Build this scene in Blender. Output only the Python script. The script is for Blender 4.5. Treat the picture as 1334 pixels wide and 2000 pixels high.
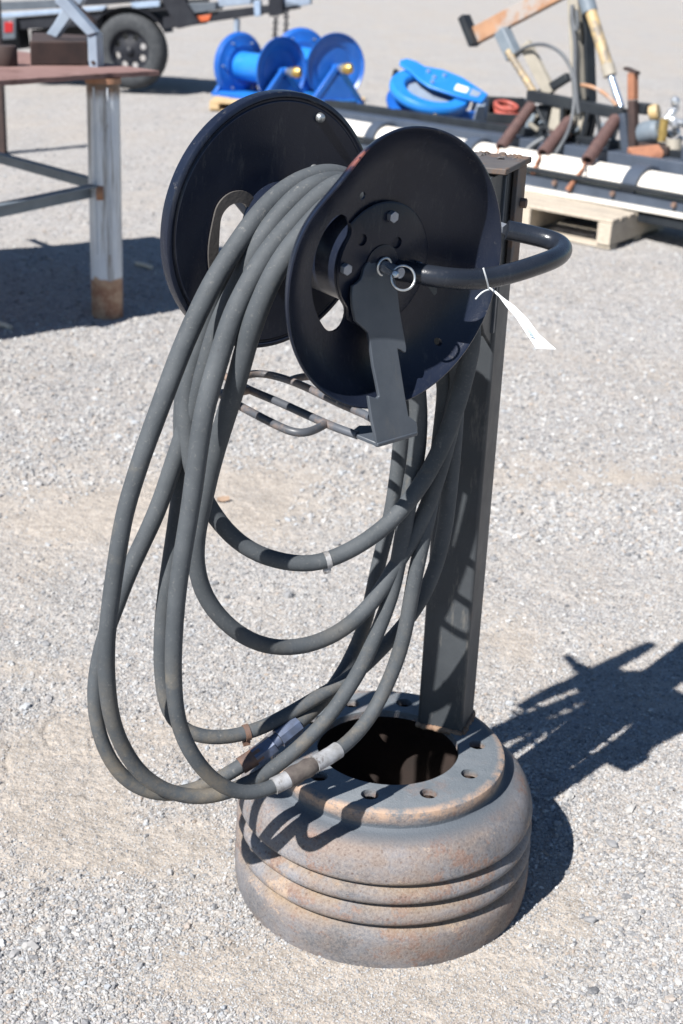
import bpy, bmesh, math, random
import numpy as np
from mathutils import Vector, Matrix

random.seed(7); rng = np.random.default_rng(11)
for o in list(bpy.data.objects): bpy.data.objects.remove(o)
SC = bpy.context.scene
COL = SC.collection
R = math.radians

# ------------------------------------------------------------------ camera, sky, sun, exposure
cam = bpy.data.cameras.new('camera'); camo = bpy.data.objects.new('camera', cam); COL.objects.link(camo)
rows = [[0.9989877, -0.0449848, -0.0], [0.0166082, 0.3688225, -0.9293515], [0.0418067, 0.9284106, 0.3691963]]
camo.matrix_world = Matrix(((rows[0][0], rows[0][1], rows[0][2], 0), (rows[1][0], rows[1][1], rows[1][2], 0),
                            (rows[2][0], rows[2][1], rows[2][2], 1.638), (0, 0, 0, 1)))
cam.sensor_fit = 'VERTICAL'; cam.sensor_height = 36; cam.sensor_width = 24; cam.lens = 49.5
cam.clip_start = .05; cam.clip_end = 1500
cam.dof.use_dof = True; cam.dof.focus_distance = 2.12; cam.dof.aperture_fstop = 6.6
SC.camera = camo
W = bpy.data.worlds.new('World'); SC.world = W; W.use_nodes = True
wn = W.node_tree; bg = wn.nodes['Background']
sky = wn.nodes.new('ShaderNodeTexSky'); sky.sky_type = 'NISHITA'; sky.sun_disc = False
SUN = Vector((-.62, -.78, 1.02)).normalized()
sky.sun_elevation = math.asin(SUN.z); sky.sun_rotation = math.atan2(SUN.x, SUN.y)
sky.air_density = 1.0; sky.dust_density = 0; sky.ozone_density = 4.0
wn.links.new(sky.outputs[0], bg.inputs[0]); bg.inputs[1].default_value = .05
sl = bpy.data.lights.new('sun', 'SUN'); sl.energy = 5.0; sl.angle = R(.53); sl.color = (1, .965, .92)
so = bpy.data.objects.new('sun', sl); COL.objects.link(so); so.location = (-6, -8, 10)
so.rotation_euler = SUN.to_track_quat('Z', 'Y').to_euler()
SC.view_settings.view_transform = 'Standard'; SC.view_settings.look = 'None'
SC.view_settings.exposure = 1.02; SC.view_settings.gamma = 1; SC.view_settings.use_curve_mapping = False
SC.render.engine = 'CYCLES'

# ------------------------------------------------------------------ materials
V3 = Vector
RC = (0.1052, 2.2596, 0.0)
FC = V3((-0.1216, 2.1526, 1.2491)); AX = V3((0.65472967, -0.75255491, -0.07064112)); U = V3((-0.75443966, -0.65636941, 0)); VV = V3((0.04636667, -0.05329446, 0.9975018))
def L(s, u, v): return FC + AX * s + U * u + VV * v
def Lp(s, r, deg): return L(s, r * math.cos(R(deg)), r * math.sin(R(deg)))
def nodes(name):
    m = bpy.data.materials.new(name); m.use_nodes = True
    nt = m.node_tree; return m, nt, nt.nodes['Principled BSDF']
def tex(nt, kind, scale, detail=4, rough=.6, coord='Object', vec=None, **kw):
    tc = nt.nodes.new('ShaderNodeTexCoord')
    t = nt.nodes.new({'noise': 'ShaderNodeTexNoise', 'voro': 'ShaderNodeTexVoronoi', 'wave': 'ShaderNodeTexWave'}[kind])
    if kind == 'noise':
        t.inputs['Detail'].default_value = detail; t.inputs['Roughness'].default_value = rough
    t.inputs['Scale'].default_value = scale
    src = tc.outputs[coord]
    if vec:
        mp = nt.nodes.new('ShaderNodeMapping'); mp.inputs['Scale'].default_value = vec
        nt.links.new(src, mp.inputs[0]); src = mp.outputs[0]
    nt.links.new(src, t.inputs['Vector'])
    return t
def ramp(nt, fac, stops):
    r = nt.nodes.new('ShaderNodeValToRGB'); e = r.color_ramp.elements
    while len(e) < len(stops): e.new(.5)
    for i, (p, c) in enumerate(stops):
        e[i].position = p; e[i].color = (c, c, c, 1) if not isinstance(c, tuple) else (*c, 1)
    nt.links.new(fac, r.inputs[0]); return r.outputs[0]
def mix(nt, fac, a, b, mode='MIX'):
    n = nt.nodes.new('ShaderNodeMix'); n.data_type = 'RGBA'; n.blend_type = mode
    for k, v in ((0, fac), (6, a), (7, b)):
        if hasattr(v, 'links'): nt.links.new(v, n.inputs[k])
        elif k == 0: n.inputs[0].default_value = v
        else: n.inputs[k].default_value = (*v, 1)
    return n.outputs[2]
def bump(nt, b, h, strength=.3, dist=.002):
    n = nt.nodes.new('ShaderNodeBump'); n.inputs['Strength'].default_value = strength; n.inputs['Distance'].default_value = dist
    nt.links.new(h, n.inputs['Height']); nt.links.new(n.outputs[0], b.inputs['Normal']); return n
def setc(nt, b, c):
    if hasattr(c, 'links'): nt.links.new(c, b.inputs['Base Color'])
    else: b.inputs['Base Color'].default_value = (*c, 1)
def paint(name, base, alt=None, rust=None, rough=.45, metal=0, sc=9, amt=.62, bsc=300, bs=.12, scratch=None, spec=.5):
    """painted or bare metal: base colour, mottled alt colour, patches of rust, fine relief, dust/scratches"""
    m, nt, b = nodes(name)
    c = base
    if alt: c = mix(nt, ramp(nt, tex(nt, 'noise', sc, 6).outputs[0], ((.35, 0.), (.68, 1.))), base, alt)
    if scratch:
        f = ramp(nt, tex(nt, 'noise', 40, 8, .75, vec=(1, 1, .22)).outputs[0], ((.56, 0.), (.78, 1.)))
        c = mix(nt, f, c, scratch)
    if rust:
        f = ramp(nt, tex(nt, 'noise', sc * .8, 9, .68, vec=(1.1, .9, 1)).outputs[0], ((amt - .04, 0.), (amt + .06, 1.)))
        c = mix(nt, f, c, rust)
    setc(nt, b, c)
    rr = nt.nodes.new('ShaderNodeMapRange'); rr.inputs[3].default_value = rough - .1; rr.inputs[4].default_value = rough + .14
    nt.links.new(tex(nt, 'noise', 25, 5).outputs[0], rr.inputs[0]); nt.links.new(rr.outputs[0], b.inputs['Roughness'])
    b.inputs['Metallic'].default_value = metal; b.inputs['Specular IOR Level'].default_value = spec
    bump(nt, b, tex(nt, 'noise', bsc, 3).outputs[0], bs, .001)
    return m
M = {}
def reel_mat():
    m, nt, b = nodes('black_powder_coat')
    n1 = tex(nt, 'noise', 6, 6); c = mix(nt, ramp(nt, n1.outputs[0], ((.35, 0.), (.68, 1.))), (.0065, .0095, .020), (.0125, .017, .031))
    sc_ = tex(nt, 'noise', 45, 9, .8, vec=(1, 1, .25)); c = mix(nt, ramp(nt, sc_.outputs[0], ((.55, 0.), (.75, .8))), c, (.045, .048, .055))
    du = tex(nt, 'noise', 260, 2, .9); c = mix(nt, ramp(nt, du.outputs[0], ((.66, 0.), (.80, .5))), c, (.06, .06, .065))
    tc = nt.nodes.new('ShaderNodeTexCoord')
    def vm(op, a, bb):
        n = nt.nodes.new('ShaderNodeVectorMath'); n.operation = op
        nt.links.new(a, n.inputs[0]); n.inputs[1].default_value = bb; return n
    p = vm('SUBTRACT', tc.outputs['Object'], tuple(FC - V3(RC))); cr = vm('CROSS_PRODUCT', p.outputs[0], tuple(AX)); ln = nt.nodes.new('ShaderNodeVectorMath'); ln.operation = 'LENGTH'; nt.links.new(cr.outputs[0], ln.inputs[0])
    chip = tex(nt, 'noise', 55, 6, .75)
    e = nt.nodes.new('ShaderNodeMapRange'); nt.links.new(ln.outputs['Value'], e.inputs[0]); e.inputs[1].default_value = .186; e.inputs[2].default_value = .196
    ec = nt.nodes.new('ShaderNodeMath'); ec.operation = 'MULTIPLY'; nt.links.new(e.outputs[0], ec.inputs[0]); nt.links.new(ramp(nt, chip.outputs[0], ((.62, 0.), (.68, .7))), ec.inputs[1])
    c = mix(nt, ec.outputs[0], c, (.11, .105, .10))
    ds = vm('DISTANCE', tc.outputs['Object'], tuple(Lp(.300, .196, 57) - V3(RC)))
    rm_ = nt.nodes.new('ShaderNodeMapRange'); nt.links.new(ds.outputs['Value'], rm_.inputs[0]); rm_.inputs[1].default_value = .026; rm_.inputs[2].default_value = .008
    rc_ = nt.nodes.new('ShaderNodeMath'); rc_.operation = 'MULTIPLY'; nt.links.new(rm_.outputs[0], rc_.inputs[0]); nt.links.new(ramp(nt, chip.outputs[0], ((.42, 0.), (.5, 1.))), rc_.inputs[1])
    c = mix(nt, rc_.outputs[0], c, (.19, .07, .055))
    setc(nt, b, c); b.inputs['Roughness'].default_value = .27; b.inputs['Specular IOR Level'].default_value = .30
    bump(nt, b, tex(nt, 'noise', 380, 3).outputs[0], .25, .001); return m
M['reel'] = reel_mat()
M['tube'] = paint('black_gloss_coat', (.010, .013, .020), (.018, .022, .031), rust=(.06, .045, .035), amt=.74, rough=.27, bsc=260, bs=.3, scratch=(.05, .052, .06), spec=.4)
M['arm'] = paint('scuffed_black_paint', (.045, .055, .070), (.07, .08, .095), rough=.42, sc=14, bsc=300, bs=.2, scratch=(.085, .085, .085))
M['rod'] = paint('worn_rod', (.085, .095, .115), (.05, .053, .06), rust=(.21, .155, .125), amt=.56, rough=.42, sc=7)
M['post'] = paint('post_paint', (.026, .030, .035), (.050, .056, .062), rust=(.085, .056, .040), amt=.62, rough=.5, sc=5, bsc=160, bs=.25, scratch=(.15, .14, .125))
M['cap'] = paint('rusty_cap', (.060, .056, .058), (.095, .085, .08), rust=(.12, .078, .055), amt=.55, rough=.72, sc=16, bsc=120, bs=.5)
M['zinc'] = paint('zinc', (.55, .57, .58), (.42, .44, .45), rough=.32, metal=.85, sc=40)
M['bolt'] = paint('bolt_steel', (.30, .33, .38), (.2, .22, .26), rough=.35, metal=.6, sc=40)
M['ferrule'] = paint('ferrule', (.36, .37, .39), (.20, .195, .19), rough=.5, metal=.2, sc=45, bs=.4, rust=(.10, .085, .075), amt=.56)
M['splice'] = paint('greasy_splice', (.055, .045, .042), (.10, .085, .075), rough=.8, sc=60, bsc=90, bs=.9)
M['shadeblue'] = paint('fitting_steel', (.11, .14, .22), (.075, .09, .13), rough=.45, metal=.35, sc=50)  # coupling steel, with the blue of the shade mixed into its colour
M['darkfit'] = paint('dark_fitting', (.10, .11, .12), (.06, .065, .07), rough=.5, metal=.2, sc=50)
M['rustfit'] = paint('rusty_fitting', (.16, .09, .06), (.07, .05, .045), rough=.7, sc=40, bs=.4)
M['trim'] = paint('slot_trim_rubber', (.050, .046, .044), (.068, .062, .058), rough=.8, sc=50, bsc=200, bs=.5)
M['weld'] = paint('weld_rust', (.15, .085, .055), (.22, .15, .10), rough=.85, sc=60, bsc=90, bs=.9)
M['inner'] = paint('shade_dark_inner', (.020, .014, .012), (.032, .02, .016), rough=.95, sc=12)  # near-black inner wall: the bore's shade is put into the colour
def wheel_mat():
    m, nt, b = nodes('wheel_rust')
    gr = (.170, .174, .192); gr2 = (.092, .092, .100); tan = (.33, .245, .18); ru = (.165, .105, .085); br = (.165, .130, .113)
    n1 = tex(nt, 'noise', 7, 8, .7); c = mix(nt, ramp(nt, n1.outputs[0], ((.38, 0.), (.6, 1.))), gr2, gr)
    n2 = tex(nt, 'noise', 5.5, 10, .74, vec=(1, 1, 1.6)); c = mix(nt, ramp(nt, n2.outputs[0], ((.44, 0.), (.60, 1.))), c, br)
    n3 = tex(nt, 'noise', 9, 12, .8, vec=(1.2, 1, 1.3)); c = mix(nt, ramp(nt, n3.outputs[0], ((.535, 0.), (.575, 1.))), c, ru)
    n4 = tex(nt, 'noise', 7.3, 13, .82, vec=(.9, 1.1, 1.4)); c = mix(nt, ramp(nt, n4.outputs[0], ((.565, 0.), (.615, .9))), c, tan)
    tcg = nt.nodes.new('ShaderNodeTexCoord'); sg = nt.nodes.new('ShaderNodeSeparateXYZ'); nt.links.new(tcg.outputs['Object'], sg.inputs[0])
    for zg in (.164, .124, .081):
        gz = nt.nodes.new('ShaderNodeMath'); gz.operation = 'SUBTRACT'; nt.links.new(sg.outputs['Z'], gz.inputs[0]); gz.inputs[1].default_value = zg
        ga = nt.nodes.new('ShaderNodeMath'); ga.operation = 'ABSOLUTE'; nt.links.new(gz.outputs[0], ga.inputs[0])
        gr_ = nt.nodes.new('ShaderNodeMapRange'); nt.links.new(ga.outputs[0], gr_.inputs[0]); gr_.inputs[1].default_value = .016; gr_.inputs[2].default_value = .003
        gm = nt.nodes.new('ShaderNodeMath'); gm.operation = 'MULTIPLY'; nt.links.new(gr_.outputs[0], gm.inputs[0]); nt.links.new(ramp(nt, n2.outputs[0], ((.40, .1), (.58, .9))), gm.inputs[1])
        c = mix(nt, gm.outputs[0], c, (.20, .145, .095))
    pit = tex(nt, 'voro', 75); c = mix(nt, ramp(nt, pit.outputs['Distance'], ((.10, .75), (.22, 0.))), c, (.085, .055, .045))
    # pale dust lying on it, fine grain
    n5 = tex(nt, 'noise', 190, 3, .85); c = mix(nt, ramp(nt, n5.outputs[0], ((.42, 0.), (.8, .6))), c, (.30, .265, .235)); c = mix(nt, ramp(nt, n5.outputs[0], ((.3, .5), (.44, 0.))), c, (.07, .06, .058))
    # the old grey paint has lasted on the flat disc face
    tc = nt.nodes.new('ShaderNodeTexCoord'); sx = nt.nodes.new('ShaderNodeSeparateXYZ'); nt.links.new(tc.outputs['Object'], sx.inputs[0])
    zz = nt.nodes.new('ShaderNodeMath'); zz.operation = 'MULTIPLY_ADD'; nt.links.new(n3.outputs[0], zz.inputs[0]); zz.inputs[1].default_value = -.035; nt.links.new(sx.outputs['Z'], zz.inputs[2])
    pf = nt.nodes.new('ShaderNodeMapRange'); nt.links.new(zz.outputs[0], pf.inputs[0]); pf.inputs[1].default_value = .252; pf.inputs[2].default_value = .262
    pc_ = mix(nt, ramp(nt, n1.outputs[0], ((.35, 0.), (.65, 1.))), (.095, .112, .128), (.155, .170, .185)); pc_ = mix(nt, ramp(nt, n4.outputs[0], ((.60, 0.), (.68, .8))), pc_, (.2, .13, .1))
    c = mix(nt, pf.outputs[0], c, pc_)
    # dark blue-grey band round the neck, worn rusty rim of the disc
    ng = nt.nodes.new('ShaderNodeMapRange'); nt.links.new(sx.outputs['Z'], ng.inputs[0]); ng.inputs[1].default_value = .228; ng.inputs[2].default_value = .240
    nh = nt.nodes.new('ShaderNodeMapRange'); nt.links.new(zz.outputs[0], nh.inputs[0]); nh.inputs[1].default_value = .240; nh.inputs[2].default_value = .233
    nm = nt.nodes.new('ShaderNodeMath'); nm.operation = 'MULTIPLY'; nt.links.new(ng.outputs[0], nm.inputs[0]); nt.links.new(nh.outputs[0], nm.inputs[1])
    c = mix(nt, nm.outputs[0], c, (.085, .098, .115))
    xy = nt.nodes.new('ShaderNodeVectorMath'); xy.operation = 'MULTIPLY'; nt.links.new(tc.outputs['Object'], xy.inputs[0]); xy.inputs[1].default_value = (1, 1, 0)
    rl = nt.nodes.new('ShaderNodeVectorMath'); rl.operation = 'LENGTH'; nt.links.new(xy.outputs[0], rl.inputs[0])
    ra = nt.nodes.new('ShaderNodeMapRange'); nt.links.new(rl.outputs['Value'], ra.inputs[0]); ra.inputs[1].default_value = .200; ra.inputs[2].default_value = .214
    rz_ = nt.nodes.new('ShaderNodeMapRange'); nt.links.new(sx.outputs['Z'], rz_.inputs[0]); rz_.inputs[1].default_value = .256; rz_.inputs[2].default_value = .268
    rm2 = nt.nodes.new('ShaderNodeMath'); rm2.operation = 'MULTIPLY'; nt.links.new(ra.outputs[0], rm2.inputs[0]); nt.links.new(rz_.outputs[0], rm2.inputs[1])
    rm3 = nt.nodes.new('ShaderNodeMath'); rm3.operation = 'MULTIPLY'; nt.links.new(rm2.outputs[0], rm3.inputs[0]); nt.links.new(ramp(nt, tex(nt, 'noise', 28, 9, .8).outputs[0], ((.42, 0.), (.54, .95))), rm3.inputs[1])
    c = mix(nt, rm3.outputs[0], c, (.36, .25, .18))
    setc(nt, b, c); b.inputs['Roughness'].default_value = .72; b.inputs['Specular IOR Level'].default_value = .35
    ad = nt.nodes.new('ShaderNodeMath'); ad.operation = 'ADD'
    nt.links.new(n5.outputs[0], ad.inputs[0]); nt.links.new(n3.outputs[0], ad.inputs[1])
    bump(nt, b, ad.outputs[0], .75, .0022); return m
M['wheel'] = wheel_mat()
def hose_mat():
    m, nt, b = nodes('hose_rubber')
    n = tex(nt, 'noise', 14, 6, .65); c = mix(nt, ramp(nt, n.outputs[0], ((.35, 0.), (.7, 1.))), (.046, .053, .060), (.070, .078, .086))
    n2 = tex(nt, 'noise', 5, 9, .7); c = mix(nt, ramp(nt, n2.outputs[0], ((.60, 0.), (.74, .8))), c, (.15, .13, .10))
    tc = nt.nodes.new('ShaderNodeTexCoord'); sx = nt.nodes.new('ShaderNodeSeparateXYZ'); nt.links.new(tc.outputs['Object'], sx.inputs[0])
    mz = nt.nodes.new('ShaderNodeMapRange'); nt.links.new(sx.outputs['Z'], mz.inputs[0]); mz.inputs[1].default_value = .45; mz.inputs[2].default_value = .0; mz.inputs[4].default_value = .9
    mm = nt.nodes.new('ShaderNodeMath'); mm.operation = 'MULTIPLY'; nt.links.new(mz.outputs[0], mm.inputs[0]); nt.links.new(ramp(nt, tex(nt, 'noise', 9, 10, .75).outputs[0], ((.46, 0.), (.62, 1.))), mm.inputs[1]); c = mix(nt, mm.outputs[0], c, (.17, .14, .10))
    ns = tex(nt, 'noise', 60, 6, .8, vec=(1, 1, .3)); c = mix(nt, ramp(nt, ns.outputs[0], ((.62, 0.), (.72, .6))), c, (.19, .185, .175)); c = mix(nt, ramp(nt, ns.outputs[0], ((.28, .7), (.38, 0.))), c, (.03, .032, .035))
    n3 = tex(nt, 'noise', 220, 2, .6); c = mix(nt, ramp(nt, n3.outputs[0], ((.6, 0.), (.8, .35))), c, (.2, .19, .175))
    setc(nt, b, c); b.inputs['Roughness'].default_value = .72; b.inputs['Specular IOR Level'].default_value = .3
    bump(nt, b, n3.outputs[0], .3, .0009); return m
M['hose'] = hose_mat()
M['paper'] = paint('tag_paper', (.64, .67, .69), rough=.7, bsc=60)
M['ink'] = paint('tag_ink', (.36, .43, .47), rough=.7)
M['tabletop'] = paint('rusty_plate', (.165, .092, .082), (.22, .135, .12), rust=(.10, .052, .04), amt=.6, rough=.85, sc=6, bsc=90, bs=.4)
M['plateedge'] = paint('plate_edge_rust', (.13, .075, .06), rough=.9)
M['pipe'] = paint('grey_pipe', (.40, .44, .50), (.50, .52, .55), rust=(.18, .13, .10), amt=.62, rough=.42, sc=5, metal=.35)
def leg_mat():
    m, nt, b = nodes('painted_pipe')
    n = tex(nt, 'noise', 5, 7, .7); c = mix(nt, ramp(nt, n.outputs[0], ((.35, 0.), (.65, 1.))), (.50, .54, .60), (.62, .65, .68))
    v = tex(nt, 'noise', 30, 6, .75, vec=(1, 1, .03)); c = mix(nt, ramp(nt, v.outputs[0], ((.52, 0.), (.60, .85))), c, (.19, .165, .14))
    tc = nt.nodes.new('ShaderNodeTexCoord'); sx = nt.nodes.new('ShaderNodeSeparateXYZ'); nt.links.new(tc.outputs['Object'], sx.inputs[0])
    r = tex(nt, 'noise', 16, 9, .75); z = nt.nodes.new('ShaderNodeMath'); z.operation = 'MULTIPLY_ADD'; nt.links.new(r.outputs[0], z.inputs[0]); z.inputs[1].default_value = .13; nt.links.new(sx.outputs['Z'], z.inputs[2])
    rc = mix(nt, ramp(nt, r.outputs[0], ((.4, 0.), (.6, 1.))), (.40, .27, .18), (.24, .115, .07))
    f = nt.nodes.new('ShaderNodeMapRange'); nt.links.new(z.outputs[0], f.inputs[0]); f.inputs[1].default_value = .252; f.inputs[2].default_value = .240
    c = mix(nt, f.outputs[0], c, rc)
    z2 = nt.nodes.new('ShaderNodeMath'); z2.operation = 'MULTIPLY_ADD'; nt.links.new(r.outputs[0], z2.inputs[0]); z2.inputs[1].default_value = .10; nt.links.new(sx.outputs['Z'], z2.inputs[2])
    f2 = nt.nodes.new('ShaderNodeMapRange'); nt.links.new(z2.outputs[0], f2.inputs[0]); f2.inputs[1].default_value = 1.03; f2.inputs[2].default_value = 1.08; c = mix(nt, f2.outputs[0], c, (.15, .10, .07))
    setc(nt, b, c); b.inputs['Roughness'].default_value = .45; b.inputs['Metallic'].default_value = .2; bump(nt, b, r.outputs[0], .2, .002); return m
M['pipeleg'] = leg_mat()
M['piperust'] = paint('pipe_rust', (.36, .20, .12), (.24, .11, .065), rough=.85, sc=9, bs=.4)
M['greysteel'] = paint('grey_steel', (.12, .15, .18), (.17, .2, .23), rough=.5, sc=6)
M['palegrey'] = paint('pale_grey_steel', (.24, .29, .36), (.19, .23, .29), rough=.45, sc=8)
M['darkrust'] = paint('dark_rust', (.028, .018, .017), (.05, .03, .026), rough=.8, sc=12)
M['trailer'] = paint('trailer_black', (.009, .010, .015), (.018, .02, .026), rough=.5, spec=.3)
M['trailergrey'] = paint('trailer_grey', (.085, .10, .12), (.06, .072, .088), rough=.45)
M['trailerblue'] = paint('trailer_rail', (.26, .33, .43), (.2, .26, .35), rough=.4)
M['tyre'] = paint('tyre_rubber', (.028, .031, .036), (.05, .054, .058), rough=.7, sc=20, spec=.3)
M['redlens'] = paint('red_lens', (.30, .012, .015), rough=.25)
M['orange'] = paint('orange_marker', (.42, .09, .03), rough=.4)
M['white'] = paint('white_sheet', (.70, .67, .62), (.58, .54, .48), rough=.5, sc=6, rust=(.40, .36, .31), amt=.66)
M['blue'] = paint('blue_paint', (.008, .085, .36), (.012, .11, .43), rough=.36, sc=5, bs=.06, scratch=(.08, .17, .42))
M['bluelight'] = paint('light_blue_paint', (.012, .16, .52), (.018, .19, .56), rough=.38, sc=5, bs=.06, scratch=(.10, .24, .5))  # lighter copy of the blue; on the stand legs it paints a sunlit flank
M['brass'] = paint('brass', (.46, .33, .12), (.34, .24, .08), rough=.38, metal=.7, sc=20)
M['wood'] = None
def wood_mat():
    m, nt, b = nodes('pallet_wood')
    n = tex(nt, 'noise', 9, 8, .7, vec=(1, 8, 8)); c = mix(nt, ramp(nt, n.outputs[0], ((.35, 0.), (.65, 1.))), (.33, .28, .22), (.46, .41, .34))
    n2 = tex(nt, 'noise', 4, 5); c = mix(nt, ramp(nt, n2.outputs[0], ((.55, 0.), (.75, .6))), c, (.24, .21, .18))
    setc(nt, b, c); b.inputs['Roughness'].default_value = .85; bump(nt, b, n.outputs[0], .3, .002); return m
M['wood'] = wood_mat()
M['woodtan'] = paint('fresh_wood', (.42, .29, .15), (.5, .38, .22), rough=.8)
M['mach'] = paint('machine_black', (.012, .015, .020), (.022, .026, .03), rough=.5, sc=6, spec=.3, rust=(.09, .05, .035), amt=.72)
M['machblue'] = paint('machine_slate', (.055, .07, .098), (.04, .052, .074), rough=.42, sc=6, rust=(.12, .075, .06), amt=.74)
M['spring'] = paint('rusty_spring', (.105, .058, .052), (.075, .042, .04), rough=.7, sc=20)
M['yellow'] = paint('worn_yellow', (.42, .30, .14), (.32, .26, .17), rust=(.17, .145, .115), amt=.50, rough=.55, sc=9)
M['cream'] = paint('dusty_beige', (.33, .30, .25), (.26, .24, .2), rough=.7, sc=8)
M['rustarm'] = paint('orange_rust_arm', (.36, .205, .12), (.28, .15, .085), rust=(.30, .27, .25), amt=.52, rough=.75, sc=7)
M['chrome'] = paint('chrome_rod', (.55, .66, .80), rough=.18, metal=.85)
M['rust'] = paint('bright_rust', (.30, .135, .075), (.2, .085, .05), rough=.85, sc=10)
M['dullrust'] = paint('dull_rust', (.20, .13, .10), (.13, .085, .07), rough=.85, sc=30)
M['redhose'] = paint('red_hose', (.36, .08, .06), (.28, .07, .055), rough=.5)
M['blackhose'] = paint('thin_black_hose', (.10, .11, .12), (.07, .075, .085), rough=.5)
M['silver'] = paint('silver_fittings', (.62, .64, .66), (.45, .47, .5), rough=.3, metal=.7, sc=20)
M['stick'] = paint('dry_stick', (.58, .50, .40), rough=.8)
M['leaf'] = paint('dry_leaf', (.26, .18, .125), (.2, .14, .1), rough=.8, sc=60)
M['green'] = paint('green_tag', (.10, .55, .34), rough=.5)

# ------------------------------------------------------------------ mesh helpers
V3 = Vector
class MB:
    def __init__(s): s.v = []; s.f = []
    def add(s, vs, fs):
        n = len(s.v); s.v += [tuple(v) for v in vs]; s.f += [tuple(i + n for i in f) for f in fs]; return s
    def box(s, c, x, y, z):
        """centre and three half-axis vectors"""
        c, x, y, z = map(V3, (c, x, y, z)); vs = [c + x * a + y * b + z * d for a in (-1, 1) for b in (-1, 1) for d in (-1, 1)]
        return s.add(vs, [(0, 1, 3, 2), (4, 6, 7, 5), (0, 4, 5, 1), (2, 3, 7, 6), (0, 2, 6, 4), (1, 5, 7, 3)])
    def beam(s, p0, p1, w, h, up=(0, 0, 1)):
        p0, p1 = V3(p0), V3(p1); d = (p1 - p0); l = d.length; d = d / l
        side = d.cross(V3(up)).normalized(); u = side.cross(d)
        return s.box((p0 + p1) / 2, d * l / 2, side * w / 2, u * h / 2)
    def cyl(s, p0, p1, r, n=20, r2=None, caps=True):
        return s.tube([p0, p1], r, n, radii=[r, r2 if r2 is not None else r], caps=caps)
    def tube(s, path, r, n=14, closed=False, radii=None, caps=True):
        P = [V3(p) for p in path]; N = len(P); base = len(s.v)
        T = []
        for i in range(N):
            a = P[(i - 1) % N] if (closed or i) else P[i]; b = P[(i + 1) % N] if (closed or i < N - 1) else P[i]
            T.append((b - a).normalized())
        ref = V3((0, 0, 1)) if abs(T[0].z) < .9 else V3((1, 0, 0))
        nrm = (ref - T[0] * ref.dot(T[0])).normalized(); vs = []
        for i in range(N):
            nrm = (nrm - T[i] * nrm.dot(T[i])).normalized(); bn = T[i].cross(nrm)
            rr = radii[i] if radii else r
            for k in range(n):
                a = 2 * math.pi * k / n; vs.append(P[i] + (nrm * math.cos(a) + bn * math.sin(a)) * rr)
        fs = []
        for i in range(N if closed else N - 1):
            j = (i + 1) % N
            for k in range(n):
                k2 = (k + 1) % n; fs.append((i * n + k, i * n + k2, j * n + k2, j * n + k))
        if caps and not closed: fs += [tuple(range(n - 1, -1, -1)), tuple((N - 1) * n + k for k in range(n))]
        return s.add(vs, fs)
    def lathe(s, prof, c, ax=(0, 0, 1), n=64, u=None, closed=False):
        """profile of (r, h) about an axis"""
        c, ax = V3(c), V3(ax).normalized()
        u = V3(u) if u else (V3((1, 0, 0)) if abs(ax.x) < .9 else V3((0, 1, 0)))
        u = (u - ax * u.dot(ax)).normalized(); w = ax.cross(u); vs = []; m = len(prof)
        for k in range(n):
            a = 2 * math.pi * k / n; e = u * math.cos(a) + w * math.sin(a)
            for r, h in prof: vs.append(c + e * r + ax * h)
        fs = []
        for k in range(n):
            k2 = (k + 1) % n
            for i in range(m if closed else m - 1):
                j = (i + 1) % m; fs.append((k * m + i, k2 * m + i, k2 * m + j, k * m + j))
        return s.add(vs, fs)
    def prism(s, poly, d):
        """polygon of world points swept by vector d"""
        P = [V3(p) for p in poly]; d = V3(d); n = len(P)
        return s.add(P + [p + d for p in P], [tuple(range(n - 1, -1, -1)), tuple(range(n, 2 * n))] + [(i, (i + 1) % n, n + (i + 1) % n, n + i) for i in range(n)])
    def build(s, name, mat, parent=None, bevel=0, smooth=True, seg=2, ang=38):
        me = bpy.data.meshes.new(name)
        inv = ROOTM[parent.name] if parent is not None else Matrix()
        me.from_pydata([inv @ V3(v) for v in s.v], [], s.f); me.validate()
        bm = bmesh.new(); bm.from_mesh(me); bmesh.ops.recalc_face_normals(bm, faces=bm.faces); bm.to_mesh(me); bm.free()
        if smooth:
            me.shade_smooth(); me.set_sharp_from_angle(angle=R(ang))
        me.materials.append(M[mat] if isinstance(mat, str) else mat)
        o = bpy.data.objects.new(name, me); COL.objects.link(o)
        if parent is not None:
            o.parent = parent; ROOTM[o.name] = ROOTM[parent.name]
        else: ROOTM[o.name] = Matrix()
        if bevel:
            bv = o.modifiers.new('bevel', 'BEVEL'); bv.width = bevel; bv.segments = seg; bv.limit_method = 'ANGLE'; bv.angle_limit = R(40)
        return o
ROOTM = {}
def thing(name, label, cat, loc, group=None):
    o = bpy.data.objects.new(name, None); COL.objects.link(o); o.location = loc; o.empty_display_size = .1
    ROOTM[o.name] = Matrix.Translation(V3(loc)).inverted()
    o['label'] = label; o['category'] = cat
    if group: o['group'] = group
    return o
def tag(o, label, cat, group=None):
    o['label'] = label; o['category'] = cat
    if group: o['group'] = group
    return o
def recentre(o):
    """move a single-mesh thing's origin to its base"""
    c = [V3(v.co) for v in o.data.vertices]; b = V3((sum(v.x for v in c) / len(c), sum(v.y for v in c) / len(c), min(v.z for v in c)))
    o.data.transform(Matrix.Translation(-b)); o.location = b; return o
def cut(o, cutters):
    """boolean out real holes, then drop the cutters"""
    for i, c in enumerate(cutters):
        md = o.modifiers.new('cut', 'BOOLEAN'); md.object = c; md.operation = 'DIFFERENCE'; md.solver = 'EXACT'
    bpy.context.view_layer.update()
    dg = bpy.context.evaluated_depsgraph_get()
    me = bpy.data.meshes.new_from_object(o.evaluated_get(dg)); o.modifiers.clear(); o.data = me
    me.shade_smooth(); me.set_sharp_from_angle(angle=R(38))
    for c in cutters: bpy.data.objects.remove(c)
    return o
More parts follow.
